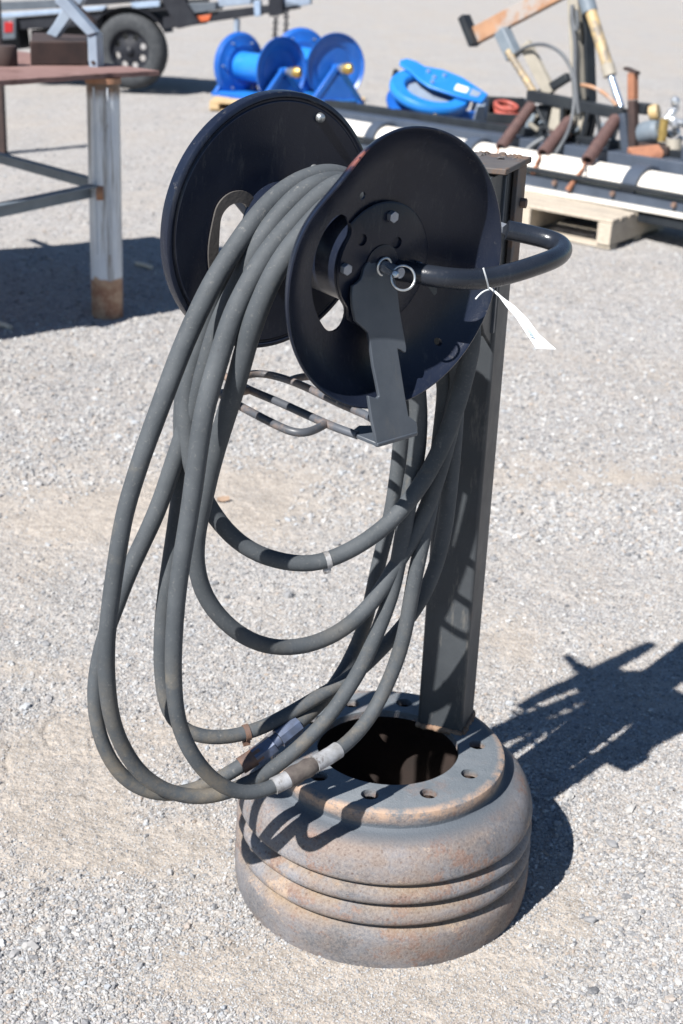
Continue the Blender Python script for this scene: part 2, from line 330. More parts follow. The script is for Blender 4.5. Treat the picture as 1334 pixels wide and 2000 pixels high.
def smooth_path(pts, step=.012):
    """Catmull-Rom through the points, resampled evenly"""
    P = np.array(pts, float); P = np.vstack([2 * P[0] - P[1], P, 2 * P[-1] - P[-2]]); out = []
    for i in range(1, len(P) - 2):
        n = max(2, int(np.linalg.norm(P[i + 1] - P[i]) / step))
        for t in np.arange(n) / n:
            out.append(.5 * (2 * P[i] + (P[i + 1] - P[i - 1]) * t + (2 * P[i - 1] - 5 * P[i] + 4 * P[i + 1] - P[i + 2]) * t * t + (-P[i - 1] + 3 * P[i] - 3 * P[i + 1] + P[i + 2]) * t ** 3))
    out.append(P[-2]); out = np.array(out)
    for _ in range(6): out[1:-1] = .25 * out[:-2] + .5 * out[1:-1] + .25 * out[2:]
    return out
def ring(c, ax, r, wire, n=40, nn=10, a0=0, a1=360):
    ax = V3(ax).normalized(); u = ax.orthogonal().normalized(); w = ax.cross(u); full = abs(a1 - a0) >= 360
    pts = [V3(c) + (u * math.cos(R(a)) + w * math.sin(R(a))) * r for a in np.linspace(a0, a1, n, endpoint=not full)]
    return MB().tube(pts, wire, nn, closed=full)

# ------------------------------------------------------------------ ground
def lattice(x, y, s, seed):
    g = np.random.default_rng(seed).random((257, 257)); x = x / s; y = y / s
    xi = np.floor(x).astype(int); yi = np.floor(y).astype(int); fx = x - xi; fy = y - yi
    fx = fx * fx * (3 - 2 * fx); fy = fy * fy * (3 - 2 * fy); a = lambda i, j: g[(xi + i) % 257, (yi + j) % 257]
    return (a(0, 0) * (1 - fx) + a(1, 0) * fx) * (1 - fy) + (a(0, 1) * (1 - fx) + a(1, 1) * fx) * fy - .5
def fbm(x, y, s, seed, o=4):
    return sum(lattice(x + 31.7 * k, y - 17.3 * k, s / 2 ** k, seed + k) / 2 ** k for k in range(o))
DUST = [((-0.5835, 2.6364, 0.0000), .26, .20, .9), ((-0.5787, 2.3140, 0.0000), .2, .2, .8), ((-0.3161, 2.3001, 0.0000), .2, .13, .6), ((-0.2505, 4.3204, 0.0000), .55, .26, .9), ((-0.5357, 4.0579, 0.0000), .4, .22, .7),
        ((0.8982, 4.5675, 0.0000), .7, .2, .8), ((-0.0244, 1.9905, 0.0000), .3, .12, .85), ((0.1172, 1.8967, 0.0000), .3, .12, .8), ((-0.7849, 3.8621, -0.0000), .4, .25, .8), ((0.4325, 3.3059, 0.0000), .12, .15, .5),
        ((1.0470, 5.9425, 0.0000), .6, .35, .45), ((-0.7362, 3.0235, 0.0000), .2, .06, .5), ((0.3908, 2.1916, 0.0000), .14, .2, .5), ((-0.2500, 2.7520, 0.0000), .16, .1, .5)]
def dust(x, y):
    d = .16 + .55 * fbm(x, y, 1.1, 3)
    for (c, sx, sy, w) in DUST: d = d + w * np.exp(-((x - c[0]) / sx) ** 2 - ((y - c[1]) / sy) ** 2)
    d = d + .5 * fbm(x, y, .12, 21, 4)
    return np.clip(d, 0, 1)
RC = (0.1052, 2.2596, 0.0)
def height(x, y):
    d = dust(x, y)
    h = .014 * fbm(x, y, .8, 40) + .009 * fbm(x, y, .16, 50, 4) * (1 - .35 * d) + .0042 * fbm(x, y, .018, 60, 3) * (1.1 - .45 * d)
    # a few curved scuffs left by a tyre in the dust, left of the stand
    for (c, rad, a0, a1) in (((-0.4806, 2.7542, 0.0000), .16, 150, 215), ((-0.4794, 2.6453, 0.0000), .22, 160, 210), ((-0.3581, 2.6985, 0.0000), .17, 160, 205), ((-0.5334, 2.3877, 0.0000), .25, 60, 110)):
        q = np.degrees(np.arctan2(y - c[1], x - c[0])) % 360; w = np.exp(-((np.hypot(x - c[0], y - c[1]) - rad) / .0045) ** 2) * (q > a0) * (q < a1)
        h = h - .005 * w * (lattice(x, y, .05, 78) > -.2)
    h = h + .0016 * d * fbm(x, y, .035, 91, 4)
    rr = np.hypot(x - RC[0], y - RC[1]); k = np.clip((rr - .27) / .12, 0, 1)
    return h * (.25 + .75 * k) * np.clip(1.2 - np.hypot(x, y) / 60, .15, 1)
def axis_pts(lo, hi, step, far, grow):
    c = list(np.arange(lo, hi, step)); s = step; p = c[-1]
    while p < far[1]: s *= grow; p += s; c.append(p)
    s = step; p = c[0]; pre = []
    while p > far[0]: s *= grow; p -= s; pre.append(p)
    return np.array(pre[::-1] + c)
gx = axis_pts(-1.15, 1.45, .0055, (-260, 260), 1.045); gy = axis_pts(1.25, 4.2, .0065, (-40, 480), 1.035)
GX, GY = np.meshgrid(gx, gy, indexing='ij'); GZ = height(GX, GY); nx, ny = GX.shape
me = bpy.data.meshes.new('ground'); idx = np.arange(nx * ny).reshape(nx, ny)
quads = np.stack([idx[:-1, :-1], idx[1:, :-1], idx[1:, 1:], idx[:-1, 1:]], -1).reshape(-1, 4)
me.vertices.add(nx * ny); me.vertices.foreach_set('co', np.stack([GX, GY, GZ], -1).astype(np.float32).ravel())
me.loops.add(quads.size); me.loops.foreach_set('vertex_index', quads.astype(np.int32).ravel())
me.polygons.add(len(quads)); me.polygons.foreach_set('loop_start', (np.arange(len(quads)) * 4).astype(np.int32))
me.update(calc_edges=True); me.validate()
at = me.attributes.new('dust', 'FLOAT', 'POINT'); at.data.foreach_set('value', dust(GX, GY).astype(np.float32).ravel())
me.shade_smooth()
def ground_mat():
    m, nt, b = nodes('gravel_ground')
    A = nt.nodes.new('ShaderNodeAttribute'); A.attribute_name = 'dust'; d = A.outputs['Fac']
    v = tex(nt, 'voro', 145); v.inputs['Randomness'].default_value = 1
    v2 = tex(nt, 'voro', 62); v3 = tex(nt, 'voro', 24)
    hs = nt.nodes.new('ShaderNodeSeparateColor'); nt.links.new(v.outputs['Color'], hs.inputs[0])
    stops = ((0., (.19, .195, .205)), (.25, (.33, .33, .335)), (.5, (.40, .39, .375)), (.75, (.47, .465, .455)), (.9, (.36, .32, .28)), (1., (.58, .58, .57)))
    c1 = ramp(nt, hs.outputs[0], stops)
    hs2 = nt.nodes.new('ShaderNodeSeparateColor'); nt.links.new(v2.outputs['Color'], hs2.inputs[0]); c2 = ramp(nt, hs2.outputs[0], stops)
    hs3 = nt.nodes.new('ShaderNodeSeparateColor'); nt.links.new(v3.outputs['Color'], hs3.inputs[0]); c3 = ramp(nt, hs3.outputs[1], stops)
    c = mix(nt, .4, c1, c2); c = mix(nt, .22, c, c3)
    dn = tex(nt, 'noise', 38, 12, .85); dc = mix(nt, ramp(nt, dn.outputs[0], ((.3, 0.), (.7, 1.))), (.405, .350, .292), (.48, .43, .37))
    fn = tex(nt, 'noise', 330, 4, .85); dc = mix(nt, ramp(nt, fn.outputs[0], ((.42, 0.), (.66, .75))), dc, (.27, .25, .225)); dc = mix(nt, ramp(nt, fn.outputs[0], ((.32, .6), (.42, 0.))), dc, (.52, .50, .47))
    f = nt.nodes.new('ShaderNodeMath'); f.operation = 'MULTIPLY_ADD'; nt.links.new(d, f.inputs[0]); f.inputs[1].default_value = .90; f.inputs[2].default_value = .08
    c = mix(nt, f.outputs[0], c, dc)
    big = tex(nt, 'noise', .35, 5, .6); c = mix(nt, ramp(nt, big.outputs[0], ((.4, 0.), (.7, .4))), c, (.40, .375, .345))
    big2 = tex(nt, 'noise', 2.2, 6, .65); c = mix(nt, ramp(nt, big2.outputs[0], ((.55, 0.), (.75, .35))), c, (.33, .315, .30))
    g1 = tex(nt, 'noise', 11, 8, .8); c = mix(nt, 1., c, ramp(nt, g1.outputs[0], ((.3, .86), (.7, 1.12))), 'MULTIPLY')
    g2 = tex(nt, 'noise', 22, 3, .9); c = mix(nt, 1., c, ramp(nt, g2.outputs[0], ((.32, .84), (.68, 1.14))), 'MULTIPLY')
    g3 = tex(nt, 'noise', 1.3, 10, .8); c = mix(nt, 1., c, ramp(nt, g3.outputs[0], ((.3, .90), (.7, 1.08))), 'MULTIPLY')
    c = mix(nt, 1., c, (.86, .855, .86), 'MULTIPLY')
    setc(nt, b, c); b.inputs['Roughness'].default_value = .95; b.inputs['Specular IOR Level'].default_value = .15
    inv = nt.nodes.new('ShaderNodeMath'); inv.operation = 'SUBTRACT'; inv.inputs[0].default_value = 1; nt.links.new(v.outputs['Distance'], inv.inputs[1])
    inv2 = nt.nodes.new('ShaderNodeMath'); inv2.operation = 'SUBTRACT'; inv2.inputs[0].default_value = 1; nt.links.new(v2.outputs['Distance'], inv2.inputs[1])
    sm = nt.nodes.new('ShaderNodeMath'); sm.operation = 'MULTIPLY_ADD'; nt.links.new(inv2.outputs[0], sm.inputs[0]); sm.inputs[1].default_value = 1.6; nt.links.new(inv.outputs[0], sm.inputs[2])
    s2 = nt.nodes.new('ShaderNodeMath'); s2.operation = 'MULTIPLY_ADD'; nt.links.new(fn.outputs[0], s2.inputs[0]); s2.inputs[1].default_value = .5; nt.links.new(sm.outputs[0], s2.inputs[2])
    bn = bump(nt, b, s2.outputs[0], .6, .004)
    st = nt.nodes.new('ShaderNodeMapRange'); nt.links.new(d, st.inputs[0]); st.inputs[3].default_value = .8; st.inputs[4].default_value = .55
    nt.links.new(st.outputs[0], bn.inputs['Strength'])
    return m
me.materials.append(ground_mat())
ground = bpy.data.objects.new('ground', me); COL.objects.link(ground); ground['kind'] = 'structure'

# loose stones: real pebbles lying on the ground, instanced on points by geometry nodes
def pebble_mat():
    m, nt, b = nodes('pebble')
    A = nt.nodes.new('ShaderNodeAttribute'); A.attribute_type = 'INSTANCER'; A.attribute_name = 'tint'
    c = ramp(nt, A.outputs['Fac'], ((0., (.13, .135, .145)), (.16, (.25, .255, .265)), (.38, (.36, .355, .35)), (.6, (.43, .42, .40)), (.72, (.35, .29, .24)), (.82, (.36, .385, .41)), (.95, (.47, .47, .46)), (1., (.57, .57, .56))))
    n = tex(nt, 'noise', 2.2, 6, .7); c = mix(nt, ramp(nt, n.outputs[0], ((.4, 0.), (.75, .45))), c, (.40, .38, .35))
    c = mix(nt, 1., c, (.84, .84, .85), 'MULTIPLY')
    setc(nt, b, c); b.inputs['Roughness'].default_value = .85; b.inputs['Specular IOR Level'].default_value = .25; return m
PEB = pebble_mat()
def pebble_field(name, n, dmin, dmax, med, sig, seed, cap, mul=1.02):
    g = np.random.default_rng(seed); N = n * 5
    dd = 1 / (1 / dmin - g.random(N) * (1 / dmin - 1 / dmax))         # density falls with distance squared
    th = (g.random(N) - .5) * 2 * .36; x = dd * np.sin(th) + (g.random(N) - .5) * .5; y = dd * np.cos(th)
    keep = (g.random(N) > dust(x, y) * mul - .02) & (np.hypot(x - RC[0], y - RC[1]) > .272)
    x, y = x[keep][:n], y[keep][:n]; n = len(x); r = np.minimum(med * np.exp(sig * g.standard_normal(n)), cap)
    z = height(x, y) + r * .22
    pm = bpy.data.meshes.new(name); pm.vertices.add(n); pm.vertices.foreach_set('co', np.stack([x, y, z], -1).astype(np.float32).ravel())
    pm.attributes.new('size', 'FLOAT', 'POINT').data.foreach_set('value', r.astype(np.float32))
    pm.attributes.new('tint', 'FLOAT', 'POINT').data.foreach_set('value', g.random(n).astype(np.float32))
    o = bpy.data.objects.new(name, pm); COL.objects.link(o); o['kind'] = 'stuff'
    ng = bpy.data.node_groups.new(name, 'GeometryNodeTree')
    ng.interface.new_socket('Geometry', in_out='INPUT', socket_type='NodeSocketGeometry'); ng.interface.new_socket('Geometry', in_out='OUTPUT', socket_type='NodeSocketGeometry')
    N_ = ng.nodes.new; gi = N_('NodeGroupInput'); go = N_('NodeGroupOutput')
    ico = N_('GeometryNodeMeshIcoSphere'); ico.inputs['Subdivisions'].default_value = 2; ico.inputs['Radius'].default_value = 1
    sp = N_('GeometryNodeSetPosition'); nz = N_('ShaderNodeTexNoise'); nz.inputs['Scale'].default_value = 1.1 + .37 * seed % 1; nz.inputs['Detail'].default_value = 2
    off = N_('ShaderNodeVectorMath'); off.operation = 'SUBTRACT'; off.inputs[1].default_value = (.5, .5, .5)
    sc = N_('ShaderNodeVectorMath'); sc.operation = 'SCALE'; sc.inputs['Scale'].default_value = 1.5
    L = ng.links.new
    L(nz.outputs['Color'], off.inputs[0]); L(off.outputs[0], sc.inputs[0]); L(ico.outputs[0], sp.inputs[0]); L(sc.outputs[0], sp.inputs['Offset'])
    smat = N_('GeometryNodeSetMaterial'); smat.inputs['Material'].default_value = PEB; L(sp.outputs[0], smat.inputs[0])
    ip = N_('GeometryNodeInstanceOnPoints'); L(gi.outputs[0], ip.inputs['Points']); L(smat.outputs[0], ip.inputs['Instance'])
    rv = N_('FunctionNodeRandomValue'); rv.data_type = 'FLOAT_VECTOR'; rv.inputs[0].default_value = (-.35, -.35, 0); rv.inputs[1].default_value = (.35, .35, 6.28)
    L(rv.outputs[0], ip.inputs['Rotation'])
    na = N_('GeometryNodeInputNamedAttribute'); na.data_type = 'FLOAT'; na.inputs[0].default_value = 'size'
    rs = N_('FunctionNodeRandomValue'); rs.data_type = 'FLOAT_VECTOR'; rs.inputs[0].default_value = (.8, .6, .45); rs.inputs[1].default_value = (1.35, 1., .8); rs.inputs['Seed'].default_value = 5
    ms = N_('ShaderNodeVectorMath'); ms.operation = 'SCALE'; L(rs.outputs[0], ms.inputs[0]); L(na.outputs['Attribute'], ms.inputs['Scale']); L(ms.outputs[0], ip.inputs['Scale'])
    L(ip.outputs[0], go.inputs[0])
    md = o.modifiers.new('stones', 'NODES'); md.node_group = ng; return o
pebble_field('gravel', 110000, 1.5, 9, .0026, .36, 1, .007)
pebble_field('gravel', 110000, 1.5, 6, .0019, .35, 2, .005)
pebble_field('gravel', 220000, 1.5, 4.5, .0012, .34, 5, .004, .30)
pebble_field('gravel', 900, 1.5, 14, .0075, .30, 3, .014)
pebble_field('gravel', 50000, 4, 26, .0048, .35, 4, .012)

# ------------------------------------------------------------------ hose reel stand
RV = V3(RC)
stand = thing('hose_reel_stand', 'black metal hose reel on a square post welded to an upturned rusty truck wheel', 'hose reel', RC)

# wheel base: disc face with bore and ten stud holes, ribbed drum below
TOPZ = .28
prof = [(.131, TOPZ), (.204, TOPZ), (.2105, TOPZ - .0010), (.2150, TOPZ - .0040), (.2165, TOPZ - .0090), (.2158, .2580), (.2138, .2500), (.2140, .2455), (.2175, .2418), (.2240, .2398), (.2320, .2385),
        (.2420, .2350), (.2515, .2290), (.2600, .2200), (.2665, .2085), (.2710, .1960), (.2740, .1840),
        (.2752, .1775), (.2738, .1730), (.2700, .1695), (.2595, .1665), (.2590, .1650), (.2665, .1595), (.2732, .1525), (.2765, .1455), (.2768, .1395), (.2748, .1340), (.2700, .1302), (.2595, .1268), (.2590, .1253),
        (.2670, .1195), (.2742, .1120), (.2778, .1035), (.2782, .0965), (.2762, .0910), (.2710, .0872), (.2605, .0838), (.2600, .0823), (.2680, .0762), (.2755, .0685), (.2785, .0600), (.2790, .045), (.2780, .022), (.2760, .008), (.2745, -.002),
        (.2650, -.002), (.2650, .05), (.2560, .10), (.2560, .16), (.2480, .20), (.205, .243), (.200, TOPZ - .014), (.131, TOPZ - .014)]
MB().lathe([(.2625, -.001), (.2625, .05), (.2535, .10), (.2535, .16), (.2455, .1975), (.2035, .2400), (.1975, .2640), (.196, .2640)], RC, n=96).build('inner_shade_liner', 'inner', stand)  # liner added inside the rim so the shaded bore stays black
rim = MB().lathe(prof, RC, n=160, closed=True).build('wheel_base', 'wheel', stand, ang=50)
cs = []
for k in range(10):
    a = 0.1106 - k * math.pi / 5; p = RV + V3((.1675 * math.cos(a), .1675 * math.sin(a), 0))
    c = MB().cyl(p + V3((0, 0, .24)), p + V3((0, 0, .31)), .0158, 24).build('stud_cutter', 'wheel', None); cs.append(c)
for c in cs: c.data.transform(Matrix.Translation(-RV)); c.location = RV
cut(rim, cs)

# square post
pc = V3((0.2442, 2.3136, 0.2800)); pn = V3((-math.sin(R(19.4)), -math.cos(R(19.4)), 0)); ps = V3((math.cos(R(19.4)), -math.sin(R(19.4)), 0))
PW = .088; pcen = pc - ps * PW / 2 - pn * PW / 2; pcen.z = 0; PT = 1.325
MB().box(pcen + V3((0, 0, .28 + (PT - .28) / 2)), ps * PW / 2, pn * PW / 2, V3((0, 0, (PT - .281) / 2))).build('post', 'post', stand, bevel=.006, seg=3)
# weld bead round the post foot
def lumpy(p0, p1, r, seed, n=26):
    g = np.random.default_rng(seed); p0, p1 = V3(p0), V3(p1)
    return MB().tube([p0.lerp(p1, i / (n - 1)) + V3(g.normal(0, r * .12, 3)) for i in range(n)], r, 10, radii=[r * (.75 + .45 * g.random()) for _ in range(n)])
w = V3((0, 0, .0))
MBw = lumpy(pc - w, pc - ps * PW, .006, 3); b2 = lumpy(pc + V3((.002, .002, 0)), pc - pn * PW, .0065, 4); MBw.add(b2.v, b2.f); MBw.build('weld_bead', 'weld', stand)
# head of the post: angle cap, back plate, slanted gusset, bolts
z0 = V3((0, 0, PT))
front = pcen + pn * PW / 2
MB().box(pcen + pn * .032 - ps * .012 + z0 + V3((0, 0, .005)), ps * .070, pn * .088, V3((0, 0, .005))).build('cap_plate', 'cap', stand, bevel=.002)
g = np.random.default_rng(12); mb = MB()
for k in range(34):
    q = pcen + ps * g.uniform(-.075, .05) - pn * g.uniform(-.01, .055) + z0 + V3((0, 0, .010)); r = g.uniform(.002, .0075)
    mb.lathe([(0, -.002), (r, -.001), (r * .8, r * .35), (0, r * .5)], q, (g.normal(0, .3), g.normal(0, .3), 1), 7)
o = mb.build('rust_scale', 'cap', stand); o['kind'] = 'stuff'
MB().box(pcen + ps * (PW / 2 + .0075) - pn * .005 + z0 + V3((0, 0, -.085)), ps * .0042, pn * .030, V3((0, 0, .085))).build('side_strap', 'cap', stand, bevel=.0015)
gb = front + ps * (PW / 2 - .006)
MB().prism([gb + V3((0, 0, PT - .004)), gb + pn * .085 + V3((0, 0, PT - .004)), gb + pn * .104 + V3((0, 0, PT - .10)), gb + pn * .104 + V3((0, 0, PT - .205)), gb + pn * .05 + V3((0, 0, PT - .26)), gb + V3((0, 0, PT - .29))], -ps * .007).build('gusset_plate', 'post', stand, bevel=.0012)
MB().box(front + pn * .0045 + V3((0, 0, PT - .14)) - ps * .012, ps * .055, pn * .004, V3((0, 0, .13))).build('back_plate', 'arm', stand, bevel=.0012)
for dx, dz in ((.012, -.048), (-.05, -.05)):
    c = front + ps * dx + V3((0, 0, PT + dz)); MB().cyl(c + pn * .006, c + pn * .018, .0135, 6).build('bolt', 'bolt', stand, bevel=.001)
c = pcen + ps * (PW / 2 + .012) + V3((0, 0, PT - .06)); MB().cyl(c - pn * .01, c + ps * .010 - pn * .01, .0085, 6).build('bolt', 'dullrust', stand, bevel=.001)
# reel flanges
def slot_cutter(s0, s1, r0, r1, a0, a1):
    rm, hw = (r0 + r1) / 2, (r1 - r0) / 2; poly = []
    for a in np.linspace(a0, a1, 24): poly.append((r1, a))
    for t in np.linspace(0, math.pi, 12)[1:-1]: poly.append((rm + hw * math.cos(t), a1 + math.degrees(hw * math.sin(t) / rm)))
    for a in np.linspace(a1, a0, 24): poly.append((r0, a))
    for t in np.linspace(0, math.pi, 12)[1:-1]: poly.append((rm - hw * math.cos(t), a0 - math.degrees(hw * math.sin(t) / rm)))
    return MB().prism([Lp(s0, r, a) for r, a in poly], AX * (s1 - s0)), poly
def flange(prof, bend, name):
    """lathe about the axle, edge pulled out of true by bend(angle, r)"""
    n = 180; vs = []; m = len(prof)
    for k in range(n):
        a = 360 * k / n
        for r, s in prof: vs.append(Lp(s + bend(a, r), r, a))
    fs = [(k * m + i, ((k + 1) % n) * m + i, ((k + 1) % n) * m + (i + 1) % m, k * m + (i + 1) % m) for k in range(n) for i in range(m)]
    return MB().add(vs, fs).build(name, 'reel', stand, ang=50)
ad = lambda a, b: (a - b + 180) % 360 - 180
bend2 = lambda a, r: (r / .195) ** 3 * (.017 * math.exp(-(ad(a, 46) / 17) ** 2) - .006 * math.exp(-(ad(a, 90) / 16) ** 2) + .003 * math.sin(R(2 * a)))
bend1 = lambda a, r: (r / .195) ** 3 * .0015 * math.sin(R(2 * a + 40))
f2 = flange([(.012, .2400), (.075, .2400), (.110, .2405), (.128, .2425), (.145, .2470), (.160, .2535), (.173, .2620), (.184, .2725), (.191, .2820), (.1945, .2880), (.1965, .2895), (.1985, .2885), (.1985, .2862), (.1955, .2800), (.1875, .2690), (.176, .2585), (.162, .2495), (.146, .2430), (.128, .2385), (.110, .2365), (.075, .2360), (.012, .2360)], bend2, 'reel_flange')
f2['label'] = 'bent dished front flange with a buckled upper rim'
cb, poly2 = slot_cutter(.20, .30, .077, .121, -42, 34)
cs = [cb.build('slot_cutter', 'reel', None)]
for (u, v) in ((-.116, -.124), (.042, .100)): cs.append(MB().cyl(L(.2, u, v), L(.32, u, v), .0055, 16).build('hole_cutter', 'reel', None))
for c in cs: c.data.transform(Matrix.Translation(-RV)); c.location = RV
cut(f2, cs)
f1 = flange([(.012, .003), (.110, .003), (.165, .003), (.182, .0032), (.1845, .0012), (.187, .0012), (.1895, .0034), (.1935, .0030), (.1960, .0010), (.1968, -.003), (.1962, -.0165), (.1935, -.0165), (.1932, -.004), (.190, -.001), (.165, -.001), (.110, -.001), (.012, -.001)], bend1, 'reel_flange')
def rounded(u0, u1, v0, v1, r, skew=0, n=9):
    out = []
    for cu, cv, a0 in ((u1 - r, v1 - r, 0), (u0 + r, v1 - r, 90), (u0 + r, v0 + r, 180), (u1 - r, v0 + r, 270)):
        for a in np.linspace(a0, a0 + 90, n): out.append((cu + r * math.cos(R(a)), cv + r * math.sin(R(a))))
    out2 = []
    for k in range(len(out)):
        (ua, va), (ub, vb) = out[k], out[(k + 1) % len(out)]
        m = max(1, int(math.hypot(ub - ua, vb - va) / .006))
        for q in range(m): out2.append((ua + (ub - ua) * q / m, va + (vb - va) * q / m))
    return [(u - .35 * max(0, abs(v + .02) - .02) ** 1.5, v) for u, v in out2]
hole1 = rounded(.052, .108, -.092, .040, .026); poly1 = hole1
cb = MB().prism([L(-.03, u, v) for u, v in hole1], AX * .06)
cs = [cb.build('slot_cutter', 'reel', None)]
for c in cs: c.data.transform(Matrix.Translation(-RV)); c.location = RV
cut(f1, cs)
# rolled rubber trim round the back slot
inner = [L(.0045, u, v) for u, v in hole1]; outer = []
for u, v in hole1:                                   # outer edge of the trim: 14 mm outside the hole along the same ray
    a = math.atan2(v + .026, u - .08); d = math.hypot(v + .026, u - .08); outer.append(L(.0045, .08 + (d + .0175) * math.cos(a), -.026 + (d + .0175) * math.sin(a)))
n = len(inner); mb = MB(); top = [p + AX * .004 for p in inner]; topo = [p + AX * .003 for p in outer]; back = [p - AX * .008 for p in inner]
mb.add(outer + topo + top + back, [(k * n + i, k * n + (i + 1) % n, (k + 1) * n + (i + 1) % n, (k + 1) * n + i) for k in range(3) for i in range(n)])
mb.build('slot_trim', 'trim', stand, ang=60)
# drum, hub plate, axle, bolts
MB().lathe([(.066, .004), (.066, .2355), (.060, .2355), (.060, .004)], FC, AX, 64, U, closed=True).build('drum', 'reel', stand)
hp = MB().lathe([(.010, .2415), (.086, .2415), (.090, .2430), (.090, .2455), (.087, .2470), (.010, .2470)], FC, AX, 72, U, closed=True).build('hub_plate', 'reel', stand)
cs = [MB().cyl(L(.243, u, v), L(.26, u, v), .0085, 18).build('hole_cutter', 'reel', None) for u, v in ((.040, .040), (-.026, .030), (.012, -.05))]
sc2, _ = slot_cutter(.23, .26, .077, .121, -42, 34); cs.append(sc2.build('slot_cutter', 'reel', None))
for c in cs: c.data.transform(Matrix.Translation(-RV)); c.location = RV
cut(hp, cs)
for a in (97, 3, 187, 277):
    c = Lp(.247, .070, a) if a != 3 else L(.247, .0685, .003); MB().cyl(c, c + AX * .0085, .0085, 6).build('bolt', 'bolt', stand, bevel=.0008)
MB().lathe([(0, .247), (.030, .247), (.030, .249), (.024, .2505), (0, .2505)], FC, AX, 40, U).build('axle_collar', 'reel', stand)
MB().lathe([(0, -.055), (.016, -.055), (.018, -.05), (.018, .235), (0, .235)], FC, AX, 32, U).build('axle', 'reel', stand)
MB().cyl(L(-.05, 0, 0), L(-.095, .03, .05), .012, 14).build('brake_lever', 'tube', stand); 
for (u, v) in ((-.070, .157), (-.066, .080)):
    c = L(.003, u, v); mb = MB().lathe([(0, .0085), (.0035, .0080), (.0062, .006), (.0074, .002), (.0076, 0), (0, 0)], c, AX, 24); mb.build('carriage_bolt', 'zinc', stand)
# bent support tube from the gusset round to the hub
tp = [(0.0653, 1.9882, 1.2214), (0.0811, 1.9834, 1.2216), (0.1026, 1.9718, 1.2192), (0.1258, 1.9694, 1.2179), (0.1542, 1.9799, 1.2140), (0.1850, 2.0003, 1.2117), (0.2204, 2.0283, 1.2132), (0.2567, 2.0594, 1.2180), (0.2838, 2.0880, 1.2217), (0.3062, 2.1219, 1.2235), (0.3200, 2.1536, 1.2264), (0.3240, 2.1806, 1.2300), (0.3160, 2.1959, 1.2339), (0.2991, 2.2036, 1.2364), (0.2784, 2.2065, 1.2398), (0.2539, 2.2060, 1.2443), (0.2376, 2.2049, 1.2470)]
MB().tube(smooth_path(tp, .008), .0152, 20).build('support_tube', 'tube', stand)
e = V3(tp[-1]); MB().cyl(e + U * 0 - AX * .002, e - AX * .03, .009, 6).build('bolt', 'bolt', stand)
# notched swing arm, pin, clips
arm = [(0.0015, 1.9218, 1.2111), (0.0070, 1.9272, 1.2137), (0.0124, 1.9330, 1.2184), (0.0149, 1.9367, 1.2249), (0.0160, 1.9392, 1.2316), (0.0193, 1.9435, 1.2380), (0.0241, 1.9487, 1.2422), (0.0296, 1.9543, 1.2456), (0.0361, 1.9600, 1.2462), (0.0434, 1.9660, 1.2446), (0.0502, 1.9708, 1.2396), (0.0549, 1.9733, 1.2328), (0.0569, 1.9727, 1.2228), (0.0628, 1.9744, 1.2081), (0.0667, 1.9736, 1.1900), (0.0701, 1.9714, 1.1678), (0.0769, 1.9706, 1.1391), (0.0827, 1.9700, 1.1147), (0.0830, 1.9689, 1.1089), (0.0816, 1.9672, 1.1070), (0.0777, 1.9643, 1.1092), (0.0738, 1.9617, 1.1127), (0.0700, 1.9587, 1.1141), (0.0769, 1.9573, 1.0822), (0.0841, 1.9555, 1.0478), (0.0880, 1.9549, 1.0303), (0.0911, 1.9543, 1.0167), (0.0975, 1.9586, 1.0109), (0.1040, 1.9627, 1.0044), (0.1060, 1.9626, 0.9966), (0.1066, 1.9604, 0.9848), (0.0769, 1.9341, 0.9828), (0.0478, 1.9086, 0.9816), (0.0432, 1.9090, 1.0006), (0.0378, 1.9090, 1.0210), (0.0339, 1.9102, 1.0403), (0.0309, 1.9115, 1.0572), (0.0377, 1.9165, 1.0537), (0.0436, 1.9211, 1.0510), (0.0465, 1.9241, 1.0533), (0.0409, 1.9246, 1.0763), (0.0355, 1.9249, 1.0978), (0.0314, 1.9268, 1.1209), (0.0267, 1.9281, 1.1440), (0.0237, 1.9262, 1.1473), (0.0154, 1.9209, 1.1555), (0.0080, 1.9162, 1.1629), (0.0053, 1.9164, 1.1737), (0.0027, 1.9166, 1.1843), (0.0013, 1.9189, 1.1996)]
an = (AX + VV * .25).normalized()
MB().prism(arm, -an * .006).build('swing_arm', 'arm', stand, bevel=.0012)
b0 = V3((0.0478, 1.9086, 0.9816)); b1 = V3((0.1066, 1.9604, 0.9848))
foot = [b0 + an * -.001, b1 + an * -.001, b1 - AX * .028 + VV * .004, L(.245, .006, -.243), L(.235, .020, -.243), b0 - AX * .030 + VV * .002]
MB().prism([b0, b1, b1 - AX * .03, V3((0.0193, 1.9662, 0.9890)), V3((0.0120, 1.9481, 0.9884)), V3((0.0174, 1.9273, 0.9870))], VV * .0062).build('arm_foot', 'arm', stand, bevel=.0015)
rr = .0062
def rod(pts): return MB().tube(smooth_path(pts, .008), rr, 12)
mb = rod([(0.0180, 1.9363, 0.9895), (0.0052, 1.9453, 0.9905), (-0.0107, 1.9557, 0.9918), (-0.0307, 1.9735, 0.9937), (-0.0655, 2.0073, 0.9971), (-0.0938, 2.0351, 0.9999), (-0.1210, 2.0595, 1.0025), (-0.1479, 2.0823, 1.0050), (-0.1725, 2.1110, 1.0076), (-0.1925, 2.1369, 1.0100)]); mb.build('guide_rod', 'rod', stand)
